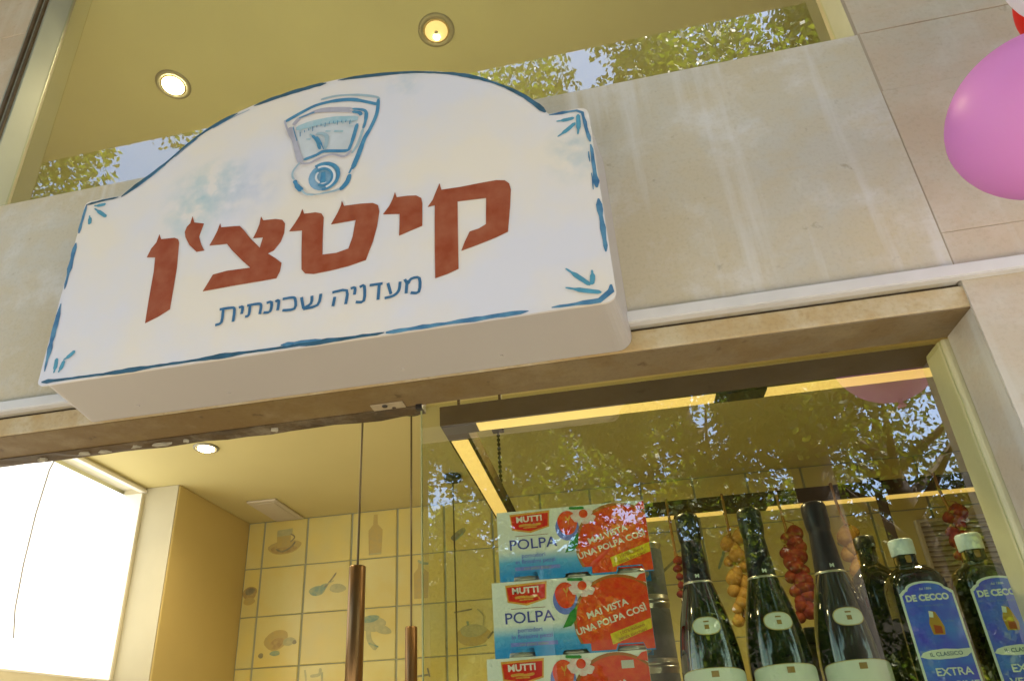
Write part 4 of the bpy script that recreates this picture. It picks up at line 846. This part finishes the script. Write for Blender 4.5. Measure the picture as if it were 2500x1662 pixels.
    for q, (u, v, r) in enumerate(((.545, .83, .010), (.60, .80, .011), (.56, .90, .008), (.62, .88, .009), (.64, .80, .008))): bs.prism(circ(W(u), H(v), r, r * .9, 12, r * .25), K(3) - .00005 * q, None)
    bs.build('blossom_picture', M['c_blossom'], t)
    MB().prism(circ(W(.592), H(.875), .0078), K(5), None).build('tomato_picture', M['c_tomato'], t)
    MB().stroke([(W(.50), H(.975)), (W(.54), H(.965)), (W(.60), H(.96))], .005, K(4)).build('stem_picture', M['c_leaf'], t)
    MB().prism([(W(.445), H(.34)), (W(.50), H(.54)), (W(.545), H(.61)), (W(.535), H(.44)), (W(.50), H(.36))], K(3), None).build('leaf_picture', M['c_leaf'], t)
    # bowl of pulp running off the right edge
    def disc(r, dx=0, dz=0): return clip_rect(circ(W(.805) + dx, H(.40) + dz, r, r * .985, 72), .001, CW - .0005, .0155, CH - .0006)
    rim = MB().prism(disc(.0765), K(1), None).build('pulp_bowl_rim', M['c_rim'], t)
    pu = MB().prism(disc(.0725, .0008, -.0012), K(2), None)
    lo = [(W(.61), .0156), (W(.61), .0035), (W(.76), .0035), (W(.775), .0125), (W(.93), .0125), (W(.945), .002), (CW - .0005, .002), (CW - .0005, .0156)]
    pu.prism(lo, K(2), None); pu.build('pulp_picture', M['c_pulp'], t)
    MB().prism([(W(.93), H(.90)), (W(.965), H(.97)), (CW - .0006, H(.985)), (CW - .0006, H(.86))], K(3), None).build('flame_mark', M['c_tomato'], t)
    m = MB(); put_text(m, 'MAI VISTA', .0150, W(.735), H(.545), K(4), R(16), bold=.0004, sx=1.06); put_text(m, 'UNA POLPA COSÌ', .0150, W(.752), H(.40), K(4), R(16), bold=.0004, sx=1.04); m.build('slogan_lettering', M['c_white_txt'], t)
    ye = MB().prism([(W(.735), H(.225)), (W(.995), H(.395)), (W(.995), H(.265)), (W(.745), H(.09))], K(4), None).build('yellow_band', M['c_yellow'], t)
    m = MB(); put_text(m, '100% italiano', .0075, W(.872), H(.268), K(5), R(16.5), bold=.0001, sx=1.1); put_text(m, 'senza zuccheri', .0075, W(.872), H(.205), K(5), R(16.5), bold=.0001, sx=1.1); m.build('band_lettering', M['c_rim'], ye)
    return t
base = make_carton()
cartons = [(-.189, .2, 1.9035), (-.2045, .2, 1.7760), (-.2195, .2, 1.6495)]
labels = ['tomato pulp carton on top of the stack, its red side touched by leafy reflections', 'tomato pulp carton between the topmost carton and the one with a white tag', 'lowest tomato pulp carton, cut off by the photo, with a blank white price tag']
for i, (loc, lb) in enumerate(zip(cartons, labels)):
    c = base if i == 0 else copy_tree(base)
    c.location = loc; c['label'] = lb; c.rotation_euler.z = R((1.2, .6, .4)[i]); last = c
    if i == 2: third = c
pt = MB().box(.2225 - 0, .2425, -.0022, -.0012, .100, .1125, bev=.0004)
me_o = pt.build('price_tag', M['trim'], None); me_o.parent = third
# steel tins stacked behind the cartons
def tin_thing(z, lb):
    t = thing('steel_tin', (.066, .335, z), lb, 'tin', 'tins stacked behind the cartons')
    MB().lathe((.066, .335, z), [(.037, 0), (.0385, .002), (.0385, .005), (.037, .007), (.037, .103), (.0385, .105), (.0385, .109), (.036, .110)], n=28).build('tin_body', M['tin'], t)
    MB().lathe((.066, .335, z + .012), [(.0373, 0), (.0373, .085)], n=28).build('tin_label', M['tin_grey'], t)
for k, w in enumerate(('lowest steel tin in the column behind the cartons', 'second steel tin in the column behind the cartons', 'topmost steel tin in the column behind the cartons')): tin_thing(1.6495 + k * .1103, w)

# sparkling wine bottles
PB = [(.046, .002), (.0480, .006), (.0480, .085), (.0476, .098), (.0462, .118), (.0425, .145), (.0372, .172), (.0312, .196), (.0262, .215), (.0232, .226)]
PF = [(.0226, .2262), (.0220, .232), (.0196, .262), (.0176, .288), (.0170, .296), (.0178, .2975), (.0186, .302), (.0195, .310), (.0198, .330), (.0194, .338), (.0175, .3435), (.0120, .3465), (.004, .347)]
def prof_r(P, z):
    for (r0, z0), (r1, z1) in zip(P, P[1:]):
        if z0 <= z <= z1: return r0 + (r1 - r0) * (z - z0) / (z1 - z0 + 1e-9)
    return P[-1][0]
def patch(mb, P, pts, zc, eps, mi=0, ang=0.0, rings=7):
    """flat outline (arc length, height) wrapped on a turned surface, as rings round its centre"""
    n = len(pts); vs = []; fs = []
    def w(a, b):
        r = prof_r(P, zc + b) + eps; th = -math.pi / 2 + ang + a / r
        return (r * math.cos(th), r * math.sin(th), zc + b)
    vs.append(w(0, 0))
    for k in range(1, rings + 1):
        for a, b in pts: vs.append(w(a * k / rings, b * k / rings))
    for i in range(n): fs.append((0, 1 + i, 1 + (i + 1) % n))
    for k in range(rings - 1):
        for i in range(n): fs.append((1 + k * n + i, 1 + (k + 1) * n + i, 1 + (k + 1) * n + (i + 1) % n, 1 + k * n + (i + 1) % n))
    return mb.add(vs, fs, mi, True)
def make_wine():
    t = thing('wine_bottle', (0, 0, 0), 'sparkling wine bottle', 'bottle', 'sparkling wine bottles in the window')
    MB().lathe((0, 0, 0), PB, n=56).build('glass_body', M['bottle'], t)
    f = MB().lathe((0, 0, 0), PF, n=40).build('foil_collar', M['foil'], t)
    MB().lathe((0, 0, 0), [(.0234, .2235), (.0237, .2250), (.0236, .2272), (.0228, .2280)], n=40).build('silver_band', M['silver'], f)
    m = MB(); put_text(m, 'M', .0085, 0, .235, 0, bold=.0003, warp=lambda a, b: ((prof_r(PF, b) + .0004) * math.cos(-math.pi / 2 + a / .021), (prof_r(PF, b) + .0004) * math.sin(-math.pi / 2 + a / .021), b)); m.build('neck_letter', M['label_pale'], f)
    ov = lambda a, b: [(a * math.copysign(abs(math.cos(q)) ** .8, math.cos(q)), b * math.copysign(abs(math.sin(q)) ** .9, math.sin(q))) for q in [2 * math.pi * i / 36 for i in range(36)]]
    nl = patch(MB(), PB, ov(.0225, .0142), .153, .0006).build('neck_label', M['gold'], t)
    patch(MB(), PB, ov(.0210, .0128), .153, .0010).build('neck_label_field', M['label_pale'], nl)
    m = MB(); patch(m, PB, [(-.0035, -.0055), (.0035, -.0055), (.0035, .0015), (-.0035, .0015)], .153, .0014, rings=2); patch(m, PB, [(-.0042, -.0012), (.0042, -.0012), (.0042, .0012), (-.0042, .0012)], .1595, .0014, rings=2); m.build('crest', M['gold_brown'], nl)
    pts = [(-.062, -.04), (.062, -.04)] + [(.062 * math.cos(q), .030 + .0125 * math.sin(q) ** .7 if 0 < q < math.pi else .030) for q in np.linspace(0, math.pi, 22)]
    bl_ = patch(MB(), PB, pts, .048, .0006).build('body_label', M['gold'], t)
    patch(MB(), PB, [(a * .975, b - (.0012 if b > 0 else -.001)) for a, b in pts], .048, .0010).build('body_label_field', M['label_pale'], bl_)
    patch(MB(), PB, [(-.0055, -.0045), (.0055, -.0045), (.0055, .0045), (-.0055, .0045)], .081, .0014, rings=2).build('crest', M['gold_brown'], bl_)
    return t
wb = make_wine()
for i, (x, y, lb) in enumerate(((.1445, .205, 'sparkling wine bottle nearest the tomato cartons, its foil whole and dark'), (.2475, .205, 'middle sparkling wine bottle, between two others, its wired cap glinting grey'), (.3525, .205, 'sparkling wine bottle beside the blue-labelled oil bottles, its neck covered in reflected specks'))):
    c = wb if i == 0 else copy_tree(wb); c.location = (x, y, 1.6495); c['label'] = lb; c.rotation_euler.z = R((-4, 3, -2)[i])
# olive oil bottles with blue labels
def make_oil():
    t = thing('oil_bottle', (0, 0, 0), 'oil bottle', 'bottle', 'olive oil bottles in the window')
    MB().lathe((0, 0, 0), [(.036, .002), (.0395, .006), (.0395, .190), (.0385, .200), (.0345, .211), (.026, .220), (.0175, .2245), (.0145, .229), (.0142, .246)], n=56, sq=4.0).build('glass_body', M['oil'], t)
    c = MB().lathe((0, 0, 0), [(.0165, .2435), (.0176, .2445), (.0178, .262), (.0176, .2668), (.0160, .2692), (.006, .2696)], n=40).build('cap', M['cap'], t)
    MB().lathe((0, 0, 0), [(.0146, .230), (.0150, .231), (.0150, .2405), (.0147, .2418)], n=32).build('gold_neck_ring', M['gold_brown'], t)
    y = -.0403
    def lab(w, h0, h1, s): # arched top with shoulders
        arc = [(w * .72 * math.cos(q), h1 - .010 + .010 * math.sin(q)) for q in np.linspace(0, math.pi, 15)]
        return [(-w, h0), (w, h0), (w, h1 - .017), (w * .93, h1 - .0155), (w * .84, h1 - .012)] + arc + [(-w * .84, h1 - .012), (-w * .93, h1 - .0155), (-w, h1 - .017)]
    lo = MB().prism(lab(.0368, .020, .196, 0), y - .0004, y + .0003).build('label_border', M['oborder'], t)
    MB().prism(lab(.0338, .023, .1928, 0), y - .0010, None).build('label_field', M['olabel'], lo)
    m = MB(); put_text(m, 'DE CECCO', .0128, -.001, .1710, y - .0014, 0, bold=.0006, sx=.92); put_text(m, 'dal 1886', .005, 0, .1845, y - .0014); m.build('maker_lettering', M['oborder'], lo)
    # small farm figure picture, a plain amber shape
    fg = MB().prism([(-.0075, .118), (.008, .117), (.010, .128), (.0065, .141), (.0035, .150), (-.002, .152), (-.005, .146), (-.009, .134)], y - .0014, None).build('amber_picture', M['oyellow'], lo)
    m = MB(); m.prism([(-.0045, .1195), (.0055, .119), (.006, .129), (-.004, .132)], y - .0018, None); m.build('rust_patch', M['ored'], fg)
    m = MB(); m.prism([(-.0065, .143), (-.001, .142), (.0005, .150), (-.005, .152)], y - .0018, None); m.build('pale_patch', M['oborder'], fg)
    m = MB(); put_text(m, 'olio extra vergine', .0048, 0, .160, y - .0014); put_text(m, 'di oliva', .0042, .018, .136, y - .0014); m.build('small_lettering', M['oprint'], lo)
    rb = MB().prism([(-.0338, .088), (-.029, .0935), (-.018, .0965), (0, .098), (.018, .0965), (.0338, .097), (.0338, .091), (.027, .0862), (.01, .084), (-.01, .0835), (-.025, .085)], y - .0014, None).build('ribbon', M['oborder'], lo)
    m = MB(); put_text(m, 'IL CLASSICO', .0078, .001, .0905, y - .0018, R(1), bold=.0001, sx=1.0); m.build('ribbon_lettering', M['sub_blue'], rb)
    m = MB(); put_text(m, 'EXTRA', .0148, .004, .066, y - .0014, 0, bold=.0003, sx=1.05); put_text(m, 'VERGINE', .0148, .003, .048, y - .0014, 0, bold=.0003); m.build('grade_lettering', M['oborder'], lo)
    return t
ob = make_oil()
for i, (x, y, lb) in enumerate(((.4665, .2, 'blue-labelled olive oil bottle nearest the sparkling wine, white capped'), (.5695, .2, 'blue-labelled olive oil bottle against the cream window jamb, white capped'))):
    c = ob if i == 0 else copy_tree(ob); c.location = (x, y, 1.6495); c['label'] = lb; c.rotation_euler.z = R((-2, -3)[i]); 
    if i == 1: c.location.x = .5655
db = thing('dark_bottle', (.452, .31, 1.6495), 'plain dark bottle half hidden behind the first olive oil bottle', 'bottle')
MB().lathe((.452, .31, 1.6495), [(.036, .002), (.040, .006), (.040, .215), (.034, .236), (.020, .250), (.015, .256), (.0145, .285)], n=40).build('glass_body', M['oil'], db)
MB().lathe((.452, .31, 1.6495), [(.0162, .283), (.0168, .285), (.0168, .303), (.012, .306)], n=28).build('cap', M['black'], db)
bxd = thing('brown_box', (.395, .40, 1.6495), 'grey-brown box with a dark lid behind the wine bottles and oil bottles', 'box')
MB().box(.335, .46, .37, .45, 1.6495, 1.785, bev=.002).build('box_body', M['boxdark'], bxd)
MB().box(.332, .463, .367, .453, 1.786, 1.815, bev=.003).build('lid', M['black'], bxd)

# braids hung from the rear bar of the frame
BY = 1.105
def braid(name, x, ztop, zbot, r, m, n, lb, cat, seed, wide=1.0, tilt=0.0):
    t = thing(name, (x, BY, fz0), lb, cat, 'braids hung from the light frame'); rnd = random.Random(seed)
    sp = [(x, BY + .035, fz1 + .002), (x, BY + .028, fz1 + .004), (x, BY + .026, fz0 - .002), (x + tilt * .3, BY, ztop), (x + tilt, BY, zbot)]
    MB().tube(sp, .0042, n=8).build('string', M['straw'], t)
    for k in range(n):
        f = k / max(n - 1, 1); a = k * 2.4 + rnd.uniform(-.4, .4); rr = r * rnd.uniform(.72, 1.18) * (1 - .22 * f)
        cx = x + tilt * f + math.cos(a) * r * .75 * wide; cy = BY - abs(math.sin(a)) * r * .7; cz = ztop + (zbot - ztop) * f
        b = MB().ball((cx, cy, cz), rr, nu=14, nv=10, sc=(rnd.uniform(.85, 1.1), 1, rnd.uniform(.8, 1.0)), tip=.5 if m == 'garlic' else .22)
        b.tube([(cx, cy, cz + rr * .8), (cx + rnd.uniform(-.006, .006), cy - .002, cz + rr * 1.25), (x + tilt * f, BY, cz + rr * 1.7)], [.003, .002, .0015], 1, n=6)
        b.build('bulb', [M[m], M['straw']], t)
braid('chili_string', .205, 2.115, 1.945, .0135, 'chili', 8, 'thin string of small red chillies left of the first wine bottle', 'chilli string', 1, .3, -.004)
braid('garlic_braid', .372, 2.165, 1.93, .0215, 'garlic', 15, 'golden garlic braid between the first and the middle wine bottle', 'garlic braid', 2, 1.25, -.012)
braid('onion_braid', .530, 2.165, 1.93, .0255, 'chili', 18, 'thick braid of dark red onions between the middle and the third wine bottle', 'onion braid', 3, .95, -.006)
braid('garlic_braid', .690, 2.155, 1.95, .0225, 'garlic', 14, 'golden garlic braid right of the third wine bottle', 'garlic braid', 4, .9, .010)
braid('onion_braid', .975, 2.185, 2.05, .0225, 'chili', 11, 'short braid of dark red onions above the second oil bottle', 'onion braid', 5, .9, -.012)
st = thing('hanging_strap', (.815, BY, fz0), 'dark leather strap hanging from the light frame behind the first oil bottle', 'strap')
MB().box(.800, .826, BY + .02, BY + .026, 1.98, fz0 + .046, bev=.001).build('strap_band', M['dark_strap'], st)
MB().box(.800, .826, BY + .02, BY + .05, fz1 + .001, fz1 + .005, bev=.001).build('strap_loop', M['dark_strap'], st)
vt = thing('wall_grille', (1.2, 1.59, 2.0), 'white louvred grille on the tiled wall behind the oil bottles', 'grille')
MB().box(1.075, 1.315, 1.5885, 1.5945, 1.98, 2.29).build('back_plate', M['vent_gap'], vt)
lv = MB()
for k in range(17):
    z = 1.992 + k * .0175; lv.add([(1.083, 1.578, z), (1.307, 1.578, z), (1.307, 1.588, z + .011), (1.083, 1.588, z + .011), (1.083, 1.579, z - .0015), (1.307, 1.579, z - .0015), (1.307, 1.5882, z + .009), (1.083, 1.5882, z + .009)], [(0, 1, 2, 3), (7, 6, 5, 4), (0, 4, 5, 1)])
lv.build('louvre', M['vent'], vt)
MB().box(1.071, 1.083, 1.574, 1.5945, 1.976, 2.294, bev=.002).box(1.307, 1.319, 1.574, 1.5945, 1.976, 2.294, bev=.002).box(1.083, 1.307, 1.574, 1.5945, 2.283, 2.294, bev=.002).box(1.083, 1.307, 1.574, 1.5945, 1.976, 1.987, bev=.002).build('frame', M['vent'], vt)
cb = MB().tube([(-1.611, .655, 2.515), (-1.610, .632, 2.44), (-1.610, .622, 2.30), (-1.610, .622, 2.15), (-1.610, .630, 2.03), (-1.610, .648, 1.955)], .0022, n=8).build('blind_cord', M['cable'], None)
tag(cb, 'thin grey cord hanging in a curve against the overexposed white window', 'cord')

# balloons at the right
def balloon(c, r, m, lb):
    t = thing('balloon', c, lb, 'balloon', 'balloons beside the shopfront')
    b = MB(); nu, nv = 48, 32; vs = []; fs = []
    for j in range(nv + 1):
        ph = math.pi * j / nv; zz = math.cos(ph); rr = math.sin(ph)
        if zz < 0: zz *= 1.05; rr *= (1 - .05 * (-zz))
        for k in range(nu): vs.append((c[0] + r * rr * math.cos(2 * math.pi * k / nu), c[1] + r * rr * math.sin(2 * math.pi * k / nu), c[2] + r * zz))
    for j in range(nv):
        for k in range(nu): fs.append((j * nu + k, (j + 1) * nu + k, (j + 1) * nu + (k + 1) % nu, j * nu + (k + 1) % nu))
    b.add(vs, fs, 0, True).build('balloon_skin', M[m], t)
    MB().lathe((c[0], c[1], c[2] - r * 1.10 - .012), [(.009, 0), (.006, .004), (.004, .010), (.005, .016)], n=14).build('knot', M[m], t)
    MB().tube([(c[0], c[1], c[2] - r * 1.1 - .012), (c[0] + .02, c[1] + .02, c[2] - r * 2.4), (.98, -.10, 2.20), (1.02, -.03, 1.9)], .0008, n=6).build('string', M['knot'], t)
balloon((.631, -.214, 2.368), .106, 'b_pink', 'big lilac pink balloon at the right edge, below the white and red ones')
balloon((.70, -.325, 2.54), .1, 'b_white', 'white balloon in the top right corner, above the lilac one')
balloon((.82, -.175, 2.64), .1, 'b_red', 'red balloon mostly hidden between the white and the lilac balloon')

# ------------------------------------------------------------------ street trees and the houses across the road (mirrored in the panes)
def tree(x, y, h, crown_z, rx, rz, nleaf, lb, seed, ls=1.0):
    t = thing('street_tree', (x, y, 0), lb, 'tree', 'trees across the street'); g = np.random.default_rng(seed); rnd = random.Random(seed)
    tk = MB(); top = crown_z + rz * .3
    tk.tube([(x, y, -.06), (x + .03, y, .5), (x + .06, y + .05, crown_z - rz * .8), (x - .05, y, crown_z), (x, y, top)], [.24, .19, .16, .10, .03], n=12)
    tips = []
    for k in range(11):
        a = k * 2.4 + rnd.uniform(-.3, .3); z0 = crown_z - rz * .85 + k / 11 * rz * .9; ln = rx * rnd.uniform(.55, .9)
        p1 = (x + math.cos(a) * ln * .5, y + math.sin(a) * ln * .5, z0 + ln * .35); p2 = (x + math.cos(a) * ln, y + math.sin(a) * ln, z0 + ln * .75)
        tk.tube([(x, y, z0), p1, p2], [.07, .045, .012], n=7); tips.append(p2)
    tk.build('trunk', M['bark'], t)
    # clumps of leaves through the crown
    nc = 64
    cl = g.normal(size=(nc, 3)); cl /= (np.abs(cl) ** 4).sum(axis=1)[:, None] ** .25; cl *= (g.random((nc, 1)) ** .4) * .86
    cen = np.array([x, y, crown_z]) + cl * np.array([rx, rx, rz]); cr = g.uniform(.35, .75, nc) * rx * .42
    wh = g.choice(nc, nleaf, p=cr ** 2 / (cr ** 2).sum())
    d = g.normal(size=(nleaf, 3)); d /= np.linalg.norm(d, axis=1)[:, None]
    p = cen[wh] + d * (cr[wh] * g.random(nleaf) ** .45)[:, None]
    u = g.normal(size=(nleaf, 3)); u /= np.linalg.norm(u, axis=1)[:, None]
    w = np.cross(u, g.normal(size=(nleaf, 3))); w /= np.linalg.norm(w, axis=1)[:, None]
    s = ls * g.uniform(.04, .085, nleaf)[:, None]
    V = np.empty((nleaf, 4, 3)); V[:, 0] = p - u * s; V[:, 1] = p + w * s * .5; V[:, 2] = p + u * s; V[:, 3] = p - w * s * .5
    me = bpy.data.meshes.new('crown'); V = V.reshape(-1, 3) - np.array([x, y, 0])
    me.vertices.add(nleaf * 4); me.vertices.foreach_set('co', V.ravel()); me.loops.add(nleaf * 4); me.loops.foreach_set('vertex_index', np.arange(nleaf * 4))
    me.polygons.add(nleaf); me.polygons.foreach_set('loop_start', np.arange(nleaf) * 4); me.polygons.foreach_set('loop_total', np.full(nleaf, 4))
    for k in ('leaf1', 'leaf2', 'leaf3'): me.materials.append(M[k])
    me.polygons.foreach_set('material_index', g.integers(0, 3, nleaf)); me.update(calc_edges=True)
    link('crown', me, t)
tree(-5.4, -4.4, 10, 6.3, 2.2, 3.0, 60000, 'street tree left of the shopfront, mirrored at the left of the upper pane', 21, .62)
tree(-1.75, -4.6, 10, 6.7, 2.1, 3.0, 66000, 'second street tree, mirrored at the left end of the shop window', 25, .62)
tree(1.75, -4.8, 10, 6.5, 2.0, 3.0, 62000, 'street tree facing the bottles, mirrored in the middle of the panes', 22, .62)
tree(6.0, -4.8, 10, 6.4, 1.9, 3.0, 60000, 'street tree right of the shopfront, mirrored beside the window jamb', 23, .62)
tree(-4.4, -10.0, 12, 6.6, 2.2, 5.2, 32000, 'tall tree on the far pavement by the gap between the houses', 26)
tree(1.7, -10.2, 12, 6.4, 2.1, 5.0, 32000, 'tall tree on the far pavement before the middle of the long house', 27)
tree(7.9, -10.0, 12, 6.5, 2.4, 5.1, 34000, 'tall tree on the far pavement before the right end of the long house', 28)
tree(-1.2, -11.8, 12, 9.0, 2.0, 3.2, 30000, 'high crowned tree close to the long house, left of its middle', 29)
tree(-1.5, -9.4, 10, 2.9, 1.6, 2.2, 26000, 'low bushy tree on the far pavement, left of the house middle', 31, .8)
tree(4.6, -9.4, 10, 3.0, 1.7, 2.3, 30000, 'low bushy tree on the far pavement, right of the house middle', 32, .8)
tree(3.5, -7.4, 8, 4.7, 1.7, 1.6, 4500, 'slender loose tree in the road verge, mirrored beside the window jamb', 33, .75)
tree(-.95, -7.4, 8, 4.3, 1.5, 1.5, 13000, 'slender loose tree in the road verge, mirrored above the cartons', 34, .75)
def house(x0, x1, h, lb):
    t = thing('street_house', ((x0 + x1) / 2, -13, 0), lb, 'house', 'houses across the street')
    w = MB().box(x0, x1, -17, -13, 0, h).build('wall', M['house'], t)
    MB().box(x0 - .1, x1 + .1, -17.1, -12.8, h, h + .25, bev=.03).build('roof_edge', M['house'], t)
    n = int((x1 - x0) / 2.2)
    for fl in range(int(h / 3)):
        for k in range(n):
            cx = x0 + (k + .5) * (x1 - x0) / n
            f = MB().box(cx - .55, cx + .55, -13.0, -12.95, .9 + fl * 3, 2.3 + fl * 3).build('window', M['house_win'], t)
            MB().box(cx - .75, cx - .57, -13.0, -12.93, .9 + fl * 3, 2.3 + fl * 3).box(cx + .57, cx + .75, -13.0, -12.93, .9 + fl * 3, 2.3 + fl * 3).build('shutter', M['shutter'], f)
house(-11, -4.2, 5.2, 'low plastered house across the street, the left one of two')
house(-3.6, 9.5, 4.9, 'long low plastered house across the street, facing the shop')
